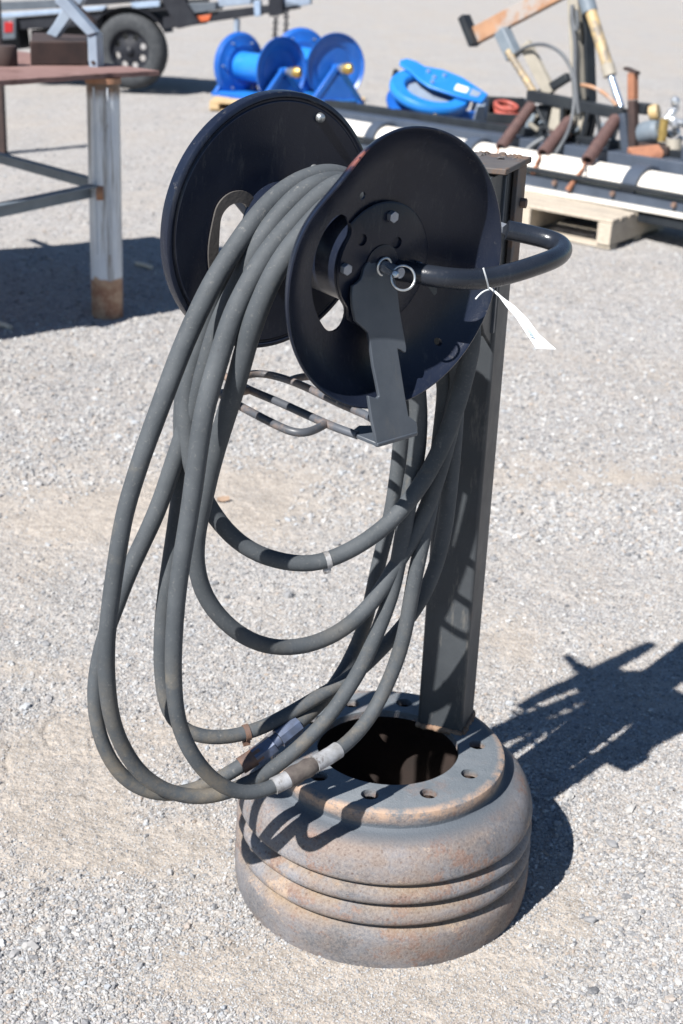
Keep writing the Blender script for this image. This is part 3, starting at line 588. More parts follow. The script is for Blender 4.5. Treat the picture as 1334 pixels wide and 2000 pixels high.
mb = rod([(-0.0291, 1.9698, 0.9934), (-0.0390, 1.9508, 0.9929), (-0.0524, 1.9293, 0.9923), (-0.0654, 1.9221, 0.9926), (-0.0782, 1.9271, 0.9934), (-0.0961, 1.9430, 0.9951), (-0.1325, 1.9819, 0.9989), (-0.1747, 2.0298, 1.0034), (-0.1921, 2.0500, 1.0053), (-0.1954, 2.0674, 1.0064), (-0.1815, 2.0619, 1.0054), (-0.1626, 2.0692, 1.0049), (-0.1504, 2.0839, 1.0052)]); mb.build('guide_rod', 'rod', stand)
mb = rod([(0.0396, 2.0079, 0.9923), (0.0311, 2.0230, 0.9935), (0.0108, 2.0397, 0.9953), (-0.0211, 2.0718, 0.9985), (-0.0624, 2.1189, 1.0029), (-0.0893, 2.1429, 1.0055), (-0.1088, 2.1572, 1.0071), (-0.1298, 2.1663, 1.0086), (-0.1462, 2.1668, 1.0094), (-0.1601, 2.1555, 1.0094), (-0.1682, 2.1362, 1.0088), (-0.1695, 2.1142, 1.0077)]); mb.build('guide_rod', 'rod', stand)
mb = rod([(-0.0917, 2.1423, 1.0056), (-0.0805, 2.1624, 1.0061), (-0.0648, 2.1766, 1.0061), (-0.0441, 2.1723, 1.0049), (-0.0147, 2.1436, 1.0020), (0.0181, 2.1049, 0.9985)]); mb.build('guide_rod', 'rod', stand)
MB().lathe([(0, .2505), (.0082, .2505), (.0082, .287), (.0075, .2885), (0, .2885)], FC, AX, 24, U).build('axle_pin', 'bolt', stand)
g_ = L(.2535, 0, 0); cl = MB(); ring_ = [g_ + (U * math.cos(R(a)) + VV * math.sin(R(a))) * .0122 for a in np.linspace(-75, 205, 36)]; cl.tube(ring_, .0022, 10, radii=[.0022] * 33 + [.003, .0036, .0038]); cl.build('snap_clip', 'zinc', stand)
pv = L(.2865, .0, -.001); MB().tube([L(.259, .006, .004), L(.272, .0085, .003), pv + U * .0075], .0016, 8).build('cotter_wire', 'zinc', stand)
MB().lathe([(0, -.004), (.0045, -.003), (.0055, 0), (.0055, .004), (.0035, .0065), (0, .007)], pv + U * .008, (-.2, -.9, .3), 18).build('ring_knob', 'zinc', stand)
rc = V3((0.0705, 1.9342, 1.2223)); ring(rc, (.25, -.93, .28), .0170, .0018, 44, 10).build('pull_ring', 'zinc', stand)

# ------------------------------------------------------------------ the hose hung on the reel
HR = .0124
def on_drum(s0, s1, a0, a1, n=9, r=.079): return [tuple(Lp(s0 + (s1 - s0) * i / (n - 1), r, a0 + (a1 - a0) * i / (n - 1))) for i in range(n)]
hose = thing('rubber_hose', 'thick grey black rubber hose hanging in loops over the black hose reel', 'hose', tuple(RV + V3((-.2, -.3, .25))))
LOOPS = []
LOOPS.append([(-0.0047, 2.1277, 1.3238), (-0.0217, 2.1187, 1.3326), (-0.0389, 2.1034, 1.3363), (-0.0557, 2.0888, 1.3361), (-0.0715, 2.0754, 1.3322), (-0.0913, 2.0590, 1.3243), (-0.1097, 2.0374, 1.3130), (-0.1268, 2.0239, 1.2978), (-0.1424, 2.0121, 1.2796), (-0.1567, 1.9949, 1.2596), (-0.1700, 1.9852, 1.2391), (-0.1928, 1.9619, 1.2050), (-0.2108, 1.9433, 1.1660), (-0.2308, 1.9302, 1.1205), (-0.2482, 1.9129, 1.0723), (-0.2659, 1.9023, 1.0218), (-0.2837, 1.8915, 0.9709), (-0.2983, 1.8833, 0.9227), (-0.3119, 1.8761, 0.8736), (-0.3251, 1.8721, 0.7942), (-0.3369, 1.8700, 0.7076), (-0.3425, 1.8720, 0.6348), (-0.3397, 1.8747, 0.5599), (-0.3326, 1.8784, 0.5161), (-0.3196, 1.8869, 0.4744), (-0.2999, 1.8949, 0.4317), (-0.2714, 1.9025, 0.4011), (-0.2380, 1.9136, 0.3805), (-0.2025, 1.9256, 0.3698), (-0.1666, 1.9366, 0.3732), (-0.1275, 1.9635, 0.3782), (-0.0877, 1.9899, 0.3938), (-0.0396, 2.0178, 0.4299), (-0.0051, 2.0407, 0.4629), (0.0242, 2.0596, 0.5049), (0.0492, 2.0759, 0.5491), (0.0717, 2.0898, 0.6094), (0.0890, 2.1007, 0.6675), (0.1010, 2.1059, 0.7661), (0.1095, 2.1123, 0.8483), (0.1160, 2.1190, 0.9071), (0.1147, 2.1189, 0.9668), (0.1060, 2.1123, 1.0269)])
LOOPS.append([(-0.0043, 2.0883, 1.3223), (-0.0209, 2.0731, 1.3312), (-0.0413, 2.0552, 1.3322), (-0.0625, 2.0372, 1.3274), (-0.0812, 2.0220, 1.3160), (-0.1099, 2.0026, 1.2856), (-0.1332, 1.9934, 1.2522), (-0.1501, 1.9955, 1.2145), (-0.1703, 1.9979, 1.1722), (-0.1885, 1.9988, 1.1349), (-0.2035, 2.0039, 1.0831), (-0.2245, 2.0057, 1.0109), (-0.2518, 2.0032, 0.9265), (-0.2818, 1.9925, 0.8328), (-0.3186, 1.9750, 0.7490), (-0.3402, 1.9618, 0.6889), (-0.3588, 1.9440, 0.6352), (-0.3700, 1.9330, 0.5779), (-0.3710, 1.9233, 0.5308), (-0.3627, 1.9155, 0.4780), (-0.3400, 1.9136, 0.4253), (-0.3080, 1.9184, 0.3890), (-0.2649, 1.9313, 0.3676), (-0.2216, 1.9491, 0.3660), (-0.1785, 1.9653, 0.3812), (-0.1356, 1.9874, 0.4016), (-0.1053, 2.0057, 0.4173), (-0.0780, 2.0210, 0.4367), (-0.0564, 2.0429, 0.4453), (-0.0241, 2.0831, 0.4582), (0.0101, 2.1328, 0.4867), (0.0368, 2.1747, 0.5283), (0.0533, 2.2061, 0.5728), (0.0685, 2.2337, 0.6604), (0.0869, 2.2544, 0.7523), (0.0941, 2.2574, 0.8579), (0.0957, 2.2518, 0.9324), (0.0917, 2.2423, 0.9971)])
LOOPS.append([(0.0075, 2.0448, 1.3294), (-0.0081, 2.0305, 1.3373), (-0.0245, 2.0163, 1.3358), (-0.0432, 2.0011, 1.3252), (-0.0616, 1.9865, 1.3104), (-0.0777, 1.9740, 1.2941), (-0.0936, 1.9591, 1.2769), (-0.1237, 1.9323, 1.2410), (-0.1465, 1.9165, 1.1984), (-0.1621, 1.9059, 1.1664), (-0.1771, 1.8909, 1.1165), (-0.1883, 1.8785, 1.0740), (-0.1975, 1.8673, 1.0361), (-0.2047, 1.8636, 0.9805), (-0.2106, 1.8595, 0.9281), (-0.2166, 1.8559, 0.8824), (-0.2268, 1.8496, 0.8130), (-0.2329, 1.8452, 0.7595), (-0.2379, 1.8413, 0.6562), (-0.2333, 1.8397, 0.5747), (-0.2244, 1.8420, 0.5343), (-0.2109, 1.8463, 0.4994), (-0.1826, 1.8625, 0.4471), (-0.1440, 1.8795, 0.4114), (-0.1015, 1.9042, 0.4014), (-0.0757, 1.9193, 0.4082), (-0.0444, 1.9416, 0.4186), (-0.0061, 1.9744, 0.4241), (0.0296, 2.0127, 0.4327), (0.0621, 2.0477, 0.4594), (0.0841, 2.0698, 0.4984), (0.1010, 2.0875, 0.5379), (0.1143, 2.1004, 0.5940), (0.1215, 2.1069, 0.6616), (0.1285, 2.1146, 0.7157), (0.1377, 2.1238, 0.7740), (0.1469, 2.1320, 0.8427), (0.1526, 2.1364, 0.9201), (0.1550, 2.1392, 0.9826), (0.1494, 2.1357, 1.0387)])
LOOPS.append([(-0.0729, 2.1188, 1.3244), (-0.1123, 2.0865, 1.3037), (-0.1458, 2.0606, 1.2695), (-0.1751, 2.0445, 1.2257), (-0.1985, 2.0359, 1.1842), (-0.2179, 2.0377, 1.1278), (-0.2409, 2.0411, 1.0474), (-0.2480, 2.0356, 0.9844), (-0.2471, 2.0346, 0.9191), (-0.2507, 2.0323, 0.8526), (-0.2593, 2.0238, 0.7784), (-0.2679, 2.0143, 0.7156), (-0.2748, 2.0090, 0.6518), (-0.2777, 2.0042, 0.5905), (-0.2750, 1.9996, 0.5236), (-0.2608, 1.9914, 0.4724), (-0.2303, 1.9867, 0.4510), (-0.1958, 1.9912, 0.4406), (-0.1554, 2.0068, 0.4373), (-0.1245, 2.0199, 0.4417), (-0.0935, 2.0325, 0.4534), (-0.0526, 2.0531, 0.4718), (-0.0055, 2.0831, 0.4894), (0.0406, 2.1106, 0.5110), (0.0920, 2.1374, 0.5599), (0.1329, 2.1548, 0.6112), (0.1601, 2.1655, 0.6789), (0.1721, 2.1649, 0.7543), (0.1746, 2.1571, 0.8328), (0.1747, 2.1500, 0.9087), (0.1726, 2.1407, 0.9880), (0.1671, 2.1378, 1.0390)])
LOOPS.append([(-0.0036, 1.9822, 1.3271), (-0.0210, 1.9672, 1.3252), (-0.0413, 1.9508, 1.3116), (-0.0624, 1.9348, 1.2869), (-0.0847, 1.9177, 1.2625), (-0.1054, 1.9026, 1.2310), (-0.1230, 1.8978, 1.1894), (-0.1363, 1.8966, 1.1503), (-0.1475, 1.9044, 1.1054), (-0.1590, 1.9121, 1.0579), (-0.1754, 1.9232, 1.0002), (-0.1922, 1.9344, 0.9367), (-0.2061, 1.9420, 0.8688), (-0.2162, 1.9451, 0.8134), (-0.2172, 1.9487, 0.7656), (-0.2075, 1.9547, 0.7206), (-0.1853, 1.9647, 0.6777), (-0.1555, 1.9741, 0.6427), (-0.1121, 1.9949, 0.6109), (-0.0617, 2.0200, 0.5978), (-0.0107, 2.0506, 0.6024), (0.0297, 2.0703, 0.6262), (0.0632, 2.0897, 0.6593), (0.0876, 2.0999, 0.7064), (0.1130, 2.1113, 0.7491), (0.1371, 2.1201, 0.8078), (0.1534, 2.1215, 0.8733), (0.1637, 2.1180, 0.9354), (0.1708, 2.1186, 0.9948), (0.1723, 2.1219, 1.0437)])
LOOPS.append([(-0.0725, 2.1057, 1.3263), (-0.1116, 2.0736, 1.3058), (-0.1449, 2.0479, 1.2717), (-0.1722, 2.0279, 1.2306), (-0.1955, 2.0198, 1.1864), (-0.2128, 2.0192, 1.1173), (-0.2325, 2.0145, 1.0554), (-0.2398, 2.0065, 1.0020), (-0.2374, 1.9996, 0.9561), (-0.2281, 1.9994, 0.9036), (-0.2107, 1.9990, 0.8564), (-0.1852, 1.9984, 0.8157), (-0.1486, 2.0006, 0.7781), (-0.1019, 2.0103, 0.7536), (-0.0556, 2.0182, 0.7446), (-0.0199, 2.0291, 0.7477), (0.0220, 2.0440, 0.7644), (0.0675, 2.0608, 0.7947), (0.1037, 2.0754, 0.8334), (0.1337, 2.0906, 0.8793), (0.1591, 2.1001, 0.9412), (0.1749, 2.1040, 1.0036), (0.1849, 2.1047, 1.0614), (0.1872, 2.1028, 1.1025), (0.1787, 2.0986, 1.1390)])
PATHS = []
for i, pts in enumerate(LOOPS):
    sR = [.185, .10, .16, .20, .22, .21][i]; sL = [.09, .12, .16, .035, .20, .055][i]
    tailR = [tuple(Lp(sR + .008, .10, -168)), tuple(Lp(sR, .085, 172)), tuple(Lp(sR, .080, 145)), tuple(Lp(sR - .01, .079, 120))]
    headL = [tuple(Lp(sL + .01, .079, 120)), tuple(Lp(sL, .079, 100))] if i not in (3, 5) else [tuple(Lp(.06, .079, 120)), tuple(Lp(.06, .079, 100))]
    P = smooth_path(headL + list(pts) + tailR, .012); PATHS.append(P)
    g = np.random.default_rng(40 + i); wob = np.convolve(g.standard_normal(len(P) + 24), np.ones(25) / 25, 'valid')[:len(P)]
    MB().tube(P, HR, 18, radii=list((.0121 + .0027 * np.clip((P[:, 2] - .45) / .65, 0, 1)) * (1 + .10 * wob))).build('hose_loop', 'hose', hose, ang=60)
def near(P, q): return int(np.argmin(((P - np.array(q)) ** 2).sum(1)))
def sleeve(P, q0, q1, r, mat, name, n=20, prof=None, ends=True):
    a, b = sorted((near(P, q0), near(P, q1))); seg = P[a:b + 1]; m = len(seg)
    rad = [r * (prof(i / (m - 1)) if prof else 1) for i in range(m)]
    return MB().tube([tuple(x) for x in seg], r, n, radii=rad).build(name, mat, hose, ang=30 if n < 9 else 50)
P = PATHS[1]
sleeve(P, (-0.1476, 1.9816, 0.3949), (-0.1197, 1.9978, 0.4096), HR * 1.18, 'rustfit', 'coupling_sleeve')
sleeve(P, (-0.1205, 1.9972, 0.4090), (-0.0980, 2.0089, 0.4225), HR * 1.32, 'shadeblue', 'coupling_nut', 6)
sleeve(P, (-0.0988, 2.0082, 0.4219), (-0.0892, 2.0146, 0.4282), HR * 1.0, 'shadeblue', 'coupling_sleeve')
sleeve(P, (-0.0900, 2.0140, 0.4276), (-0.0547, 2.0401, 0.4490), HR * 1.36, 'shadeblue', 'coupling_nut', 8)
P = PATHS[2]
sleeve(P, (-0.0929, 1.9089, 0.4026), (-0.0633, 1.9285, 0.4116), HR * 1.12, 'ferrule', 'coupling_sleeve')
g = np.random.default_rng(5); lump = [.95 + .3 * x for x in g.random(40)]
sleeve(P, (-0.0640, 1.9279, 0.4110), (-0.0230, 1.9601, 0.4206), HR * 1.08, 'splice', 'coupling_splice', 20, prof=lambda t: lump[int(t * 8)] * (1.12 if .1 < t < .9 else .95))
sleeve(P, (-0.0238, 1.9593, 0.4210), (0.0076, 1.9886, 0.4277), HR * 1.14, 'ferrule', 'coupling_sleeve')
P = PATHS[4]
sleeve(P, (-0.1482, 1.9040, 1.1032), (-0.1605, 1.9141, 1.0512), HR * 1.06, 'darkfit', 'coupling_nut', 8)
def clamp(P, q, mat, w):
    i = near(P, q); a = V3(P[max(i - 1, 0)]); b = V3(P[min(i + 1, len(P) - 1)]); d = (b - a).normalized(); c = V3(P[i])
    mb = MB().lathe([(HR * .98, -w), (HR * 1.13, -w), (HR * 1.13, w), (HR * .98, w)], c, d, 28, closed=True)
    e = c - V3((0, .3, 1)).normalized() * HR * 1.2; mb.box(e, d * w * 1.3, d.orthogonal().normalized() * .004, V3((0, 0, .004)))
    return mb.build('hose_clamp', mat, hose)
clamp(PATHS[5], (-0.0183, 2.0305, 0.7471), 'ferrule', .0042)
clamp(PATHS[3], (-0.1399, 2.0134, 0.4390), 'rustfit', .0045)

# paper tag tied to the tube
tagr = thing('paper_tag', 'twisted white paper inventory tag tied to the bent black tube', 'tag', (0.1939, 1.9930, 1.2026))
MB().tube(smooth_path([(0.1829, 1.9604, 1.2355), (0.1877, 1.9630, 1.2235), (0.1925, 1.9738, 1.2097), (0.1960, 1.9885, 1.1992)], .004), .0012, 8).build('tie_string', 'paper', tagr)
MB().tube(smooth_path([(0.1964, 1.9861, 1.2005), (0.1878, 1.9772, 1.1999), (0.1808, 1.9688, 1.1971), (0.1757, 1.9623, 1.1910)], .004), .0011, 8).build('tie_string', 'paper', tagr)
lft = [(0.1954, 1.9849, 1.2029), (0.2039, 1.9836, 1.1962), (0.2108, 1.9822, 1.1910), (0.2221, 1.9746, 1.1784), (0.2355, 1.9661, 1.1662), (0.2487, 1.9526, 1.1494), (0.2645, 1.9349, 1.1303)]
rgt = [(0.1971, 1.9877, 1.2031), (0.2058, 1.9824, 1.1988), (0.2174, 1.9813, 1.1900), (0.2337, 1.9752, 1.1803), (0.2515, 1.9655, 1.1656), (0.2677, 1.9520, 1.1475), (0.2919, 1.9348, 1.1308)]
mid = [tuple((V3(a) + V3(b)) / 2 + V3((0, -.0015, .001)) * (i % 2)) for i, (a, b) in enumerate(zip(lft, rgt))]
n = len(lft); back = [tuple(V3(p) - AX * .0006) for p in lft + mid + rgt]
fs = [(j * n + i, j * n + i + 1, (j + 1) * n + i + 1, (j + 1) * n + i) for j in range(2) for i in range(n - 1)]
MB().add(lft + mid + rgt, fs).add(back, [f[::-1] for f in fs]).build('tag_body', 'paper', tagr, ang=80)
mb = MB()
for t in range(7):
    a = V3((0.2390, 1.9608, 1.1699)).lerp(V3((0.2556, 1.9456, 1.1456)), t / 6); b = a.lerp(V3((0.2570, 1.9539, 1.1554)).lerp(V3((0.2675, 1.9458, 1.1416)), t / 6), .55)
    mb.beam(a + V3((-.0008, -.002, .0008)), b + V3((-.0008, -.002, .0008)), .0020, .0004, up=(-.4, -.8, .4))
mb.build('tag_print', 'ink', tagr)

# ------------------------------------------------------------------ steel table on the left, things on it
tab = thing('steel_table', 'heavy welding table with a rusty plate top and grey pipe leg at left edge', 'table', (-1.15, 6.52, 0))
TZ = 1.10; tip = V3((-0.9209, 6.7127, 1.1000)); fr = V3((-1.0829, 6.5016, 1.1000)); fl = V3((-1.4543, 5.8969, 1.1000)); bk = V3((-1.88, 7.65, 1.10))
d1 = (fl - fr).normalized(); d2 = (bk - tip).normalized()
g = np.random.default_rng(9); poly = [tip]
a = tip; b = fl + d1 * .06; n = 40
edge = [tip.lerp(fr, t) for t in np.linspace(0, 1, 6)[1:]] + [fr.lerp(b, t) for t in np.linspace(0, 1, 22)[1:]]
edge = [p + V3((g.normal(0, .005), g.normal(0, .005), 0)) for p in edge]
top = [tip] + edge + [V3((-2.19, 5.13, TZ)), V3((-3.2, 5.9, TZ)), V3((-2.75, 6.95, TZ)), bk]
MB().prism(top, (0, 0, -.022)).build('table_top', 'tabletop', tab, bevel=.002)
LC = V3((-1.1465, 6.4389, 0.0000)) + V3((0, .07, 0)); PR = .074
MB().lathe([(PR, -.01), (PR, TZ - .045)], (LC.x, LC.y, 0), n=48).build('leg', 'pipeleg', tab)
MB().lathe([(PR + .006, TZ - .046), (PR + .006, TZ - .0225)], (LC.x, LC.y, 0), n=48).build('leg_collar', 'piperust', tab)
for k in (-1, 1):
    MB().box((LC.x + .0 + k * .030, LC.y - PR * .92, .67), (.004, 0, 0), (0, .004, 0), (0, 0, .37)).build('leg_rib', 'pipe', tab)
bz = V3((LC.x - .03, LC.y - .04, .61))
def angle_bar(p0, p1, w, name, parent, mat):
    p0, p1 = V3(p0), V3(p1); d = (p1 - p0).normalized(); s = d.cross(V3((0, 0, 1))).normalized()
    mb = MB().beam(p0, p1, w, .007); mb.beam(p0 + s * w / 2 - V3((0, 0, w / 2 + .0037)), p1 + s * w / 2 - V3((0, 0, w / 2 + .0037)), .007, w); return mb.build(name, mat, parent)
angle_bar(bz, V3((-1.4804, 5.9059, 0.6000)) + (V3((-1.4804, 5.9059, 0.6000)) - bz) * .12, .055, 'brace', tab, 'greysteel')
pb = V3((-1.7846, 7.1656, 0.6200)); angle_bar(bz + V3((0, .03, .015)), pb + (pb - bz) * .8, .05, 'brace', tab, 'greysteel')
MB().lathe([(.0, 0), (.04, 0), (.04, .03), (0, .03)], bz + V3((.005, -.01, -.03)), (1, 0, 0), 20).build('brace_weld', 'piperust', tab)
o = MB().box((-2.90, 11.65, .62), (.05, 0, 0), (0, .05, 0), (0, 0, .62)).build('steel_post', 'darkrust', None); recentre(o)
tag(o, 'dark rusty square steel post standing on the gravel behind the table', 'post')
o = MB().box((-2.945, 11.59, .42), (.03, 0, 0), (0, .004, 0), (0, 0, .09)).build('sale_ticket', 'green', None); recentre(o); tag(o, 'green ticket stuck on the dark steel post at far left', 'tag')
# bent grey bracket standing on the table
bp = thing('bent_bracket', 'grey folded flat bar bracket standing on the table above its leg', 'bracket', (-1.1802, 6.4747, 1.1000))
by = (-1.1802, 6.4747, 1.1000)[1] if False else V3((-1.1802, 6.4747, 1.1000)).y
MB().prism([(-1.2515, 6.7500, 1.0830), (-1.2090, 6.7500, 1.0848), (-1.2148, 6.7500, 1.2455), (-1.2570, 6.7500, 1.2393)], (.012, .10, 0)).build('foot_bar', 'palegrey', bp, bevel=.004)
MB().prism([(-1.2553, 6.7400, 1.2354), (-1.2129, 6.7400, 1.2505), (-1.3665, 6.7400, 1.4104), (-1.4000, 6.7400, 1.3742)], (.012, .06, 0)).build('slant_bar', 'palegrey', bp, bevel=.004)
MB().prism([(-1.2235, 6.8000, 1.2560), (-1.2390, 6.8000, 1.2998), (-1.3967, 6.8000, 1.4251), (-1.3793, 6.8000, 1.3864)], (.01, .05, 0)).build('backing_bar', 'darkrust', bp, bevel=.003)
MB().prism([(-1.4677, 6.8600, 1.2292), (-1.4207, 6.8600, 1.2131), (-1.2683, 6.8600, 1.4159), (-1.3436, 6.8600, 1.4127), (-1.4354, 6.8600, 1.2710)], (.01, .05, 0)).build('cross_bar', 'palegrey', bp, bevel=.004)
c = V3((-1.2314, 6.7480, 1.1200)); MB().cyl(c, c + V3((0, -.003, 0)), .009, 14).build('bolt_hole', 'darkrust', bp)
o = MB().prism([(-1.5030, 6.6752, 1.1000), (-1.2682, 6.8176, 1.1000), (-1.3591, 7.3113, 1.1000), (-1.6379, 7.3521, 1.1000)], (0, 0, .105)).build('steel_channel', 'darkrust', None, bevel=.006); recentre(o)
tag(o, 'dark rusty block of steel channel lying on the table beside the bracket', 'steel channel')
c = V3((-1.6088, 6.6110, 1.1000)); o = MB().lathe([(0, 0), (.058, 0), (.061, .006), (.061, .078), (.055, .086), (0, .086)], c + V3((0, .0, .0005)), n=40).build('round_weight', 'darkrust', None); recentre(o)
tag(o, 'short round rusty steel drum on the table at the left edge', 'steel drum')

# ------------------------------------------------------------------ trailer
tr = thing('utility_trailer', 'black utility trailer with one spoked wheel and drooping safety chains behind the table', 'trailer', (-2.70, 17.0, 0))
TB = V3((math.sin(R(11)), math.cos(R(11)), 0)); TDv = V3((math.cos(R(11)), -math.sin(R(11)), 0))
def slab(pts, depth, name, mat, parent=None, bevel=.006): return MB().prism(pts, TB * depth).build(name, mat, parent or tr, bevel=bevel)
slab([(-4.6158, 17.4233, 0.9026), (-3.5390, 17.2140, 0.9991), (-3.5425, 17.2147, 0.8988), (-4.6218, 17.4245, 0.8005)], .12, 'side_beam', 'trailergrey')
slab([(-4.6095, 17.3712, 0.7691), (-2.9439, 17.0474, 0.9575), (-2.9814, 17.0547, 0.9059), (-4.6129, 17.3718, 0.7123)], .08, 'side_rail', 'trailerblue')
slab([(-4.6246, 17.4149, 0.7043), (-3.0011, 17.0993, 0.8980), (-3.0046, 17.1000, 0.7364), (-4.6317, 17.4162, 0.5842)], 1.7, 'bed', 'trailer')
slab([(-4.7631, 17.9104, 0.5543), (-4.1371, 17.7887, 0.6104), (-4.1211, 17.7856, 0.3886), (-4.7763, 17.9130, 0.3291)], .3, 'axle_beam', 'trailer')
slab([(-4.0062, 17.8651, 0.6123), (-2.9179, 17.6536, 0.7726), (-2.9231, 17.6546, 0.4712), (-4.0150, 17.8668, 0.4001)], .9, 'spring_hanger', 'trailer')
slab([(-3.5356, 17.2134, 1.0990), (-1.8028, 16.8765, 1.2878), (-1.8017, 16.8763, 1.1040), (-2.9711, 17.1036, 0.9656), (-3.5421, 17.2146, 0.9099)], .2, 'upper_frame', 'trailer')
slab([(-4.2125, 17.2634, 0.7564), (-4.0371, 17.2294, 0.7709), (-4.0478, 17.2314, 0.5390), (-4.2244, 17.2658, 0.5182)], .06, 'lamp_housing', 'trailergrey')
slab([(-4.1743, 17.2458, 0.7194), (-4.0677, 17.2251, 0.7304), (-4.0732, 17.2262, 0.6118), (-4.1801, 17.2470, 0.6005)], .02, 'tail_light', 'redlens')
# fender: arched sheet over the wheel
wc = V3((-2.6850, 16.9971, 0.4752)) + TB * .10; WR = .425
mb = MB(); arc = [wc + TDv * math.cos(R(a)) * (WR + .075) + V3((0, 0, math.sin(R(a)) * (WR + .05))) for a in np.linspace(28, 165, 22)]
mb.add([p - TB * .13 for p in arc] + [p + TB * .2 for p in arc] + [p - TB * .13 + V3((0, 0, .012)) for p in arc] + [p + TB * .2 + V3((0, 0, .012)) for p in arc],
       [(i, i + 1, 22 + i + 1, 22 + i) for i in range(21)] + [(44 + i, 66 + i, 66 + i + 1, 44 + i + 1) for i in range(21)] + [(i, 44 + i, 44 + i + 1, i + 1) for i in range(21)])
mb.build('fender', 'trailer', tr)
slab([(-3.0156, 17.1836, 0.9110), (-2.1967, 17.0244, 1.0394), (-2.2277, 17.0304, 0.7392), (-2.4328, 17.0703, 0.8177), (-2.9889, 17.1784, 0.7222)], 1.5, 'wheel_well', 'trailer')
slab([(-2.6560, 16.9711, 1.0051), (-2.3146, 16.9047, 1.0488), (-2.3150, 16.9048, 0.9778), (-2.6389, 16.9677, 0.9400)], .05, 'side_rail', 'trailerblue')
slab([(-2.3265, 16.8255, 1.1048), (-2.0667, 16.7750, 1.1387), (-1.8422, 16.7314, 0.8244), (-2.1025, 16.7820, 0.7563), (-2.1498, 16.7912, 0.8415)], .14, 'ramp_guard', 'trailer')
slab([(-2.2827, 16.9189, 0.8635), (-0.8641, 16.6431, 1.0910), (-0.7260, 16.6163, 1.0923), (-0.7242, 16.6159, 1.0334), (-1.8537, 16.8355, 0.8193), (-2.2834, 16.9190, 0.7310)], .1, 'tongue', 'trailer')
slab([(-1.9917, 16.8216, 1.0324), (-1.6682, 16.7587, 1.0588), (-1.6674, 16.7585, 0.9722), (-1.9087, 16.8054, 0.9276)], .3, 'deck_box', 'trailergrey')
slab([(-1.8997, 16.8292, 0.8943), (-1.7167, 16.7936, 0.9253), (-1.7457, 16.7992, 0.8529), (-1.8876, 16.8268, 0.8292)], .02, 'side_marker', 'orange')
slab([(-1.6553, 16.8581, 1.0998), (-1.2750, 16.7841, 1.1396), (-1.2734, 16.7838, 1.0531), (-1.6544, 16.8579, 1.0020)], .4, 'deck_box', 'palegrey')
slab([(-1.2387, 16.6956, 1.0897), (-1.1636, 16.6810, 1.1041), (-1.1543, 16.6792, 0.9373), (-1.2239, 16.6927, 0.9230)], .1, 'jack_bracket', 'trailerblue')
slab([(-1.0785, 16.6339, 1.2691), (-0.9129, 16.6017, 1.2979), (-0.9041, 16.6000, 0.9672), (-1.0594, 16.6302, 0.9379)], .12, 'winch_post', 'trailer')
slab([(-0.9113, 16.6523, 1.1317), (-0.6022, 16.5922, 1.1624), (-0.5997, 16.5917, 1.0878), (-0.7764, 16.6261, 1.0470), (-0.9092, 16.6519, 1.0512)], .1, 'coupler', 'palegrey')
jp = V3((-1.4283, 16.8037, 0.8935)); MB().cyl(jp, (jp.x, jp.y, .02), .035, 18).build('jack_leg', 'palegrey', tr)
MB().cyl((jp.x, jp.y, .0), (jp.x, jp.y, .025), .09, 20).build('jack_foot', 'trailer', tr)
for (x0, x1, y0) in ((537, 533, 30), (560, 555, 12)):
    a, b = V3(PXT(x0,y0,-0.06)) if False else (V3((0, 0, 0)), V3((0, 0, 0)))
def chain(a, b, name):
    a, b = V3(a), V3(b); n = 16; mb = MB()
    for i in range(n):
        c = a.lerp(b, (i + .5) / n); ax = V3((1, 0, 0)) if i % 2 else V3((0, 1, 0)); l = (b - a).length / n
        pts = []
        for t in range(12):
            th = 2 * math.pi * t / 12; w = V3((0, 1, 0)) if i % 2 else V3((1, 0, 0)); pts.append(c + V3((0, 0, math.cos(th) * l * .72)) + w * math.sin(th) * .022)
        mb.tube(pts, .0085, 6, closed=True)
    mb.build(name, 'trailer', tr)
chain((-0.9781, 16.6042, 0.9531), (-0.9944, 16.6073, 0.4342), 'safety_chain'); chain((-0.8593, 16.5811, 1.0343), (-0.8661, 16.5824, 0.4414), 'safety_chain')
# wheel
wh = MB(); tw = .105
wh.lathe([(.235, -tw), (.255, -tw - .012), (.33, -tw - .020), (.385, -tw - .006), (.413, -tw + .03), (.425, -tw + .06), (.425, tw - .06), (.413, tw - .03), (.385, tw + .006), (.33, tw + .02), (.235, tw)], wc, TB, 56)
wheel = wh.build('wheel', 'tyre', tr)
rimo = MB().lathe([(.02, -.085), (.10, -.075), (.15, -.055), (.205, -.06), (.225, -.10), (.24, -.108), (.24, -.09), (.222, -.07), (.205, -.04), (.15, -.04), (.10, -.05), (.02, -.05)], wc, TB, 48, closed=True).build('wheel_rim', 'trailer', wheel)
cs = []
for k in range(8):
    a = R(k * 45 + 20); p = wc + TDv * math.cos(a) * .165 + V3((0, 0, math.sin(a) * .165)); c = MB().cyl(p - TB * .2, p + TB * .03, .036, 14).build('hole_cutter', 'trailer', None)
    c.data.transform(Matrix.Translation(-V3((-2.70, 17.0, 0)))); c.location = (-2.70, 17.0, 0); cs.append(c)
cut(rimo, cs)
MB().lathe([(0, -.12), (.035, -.115), (.05, -.10), (.05, -.08)], wc, TB, 24).build('hub_cap', 'trailer', wheel)

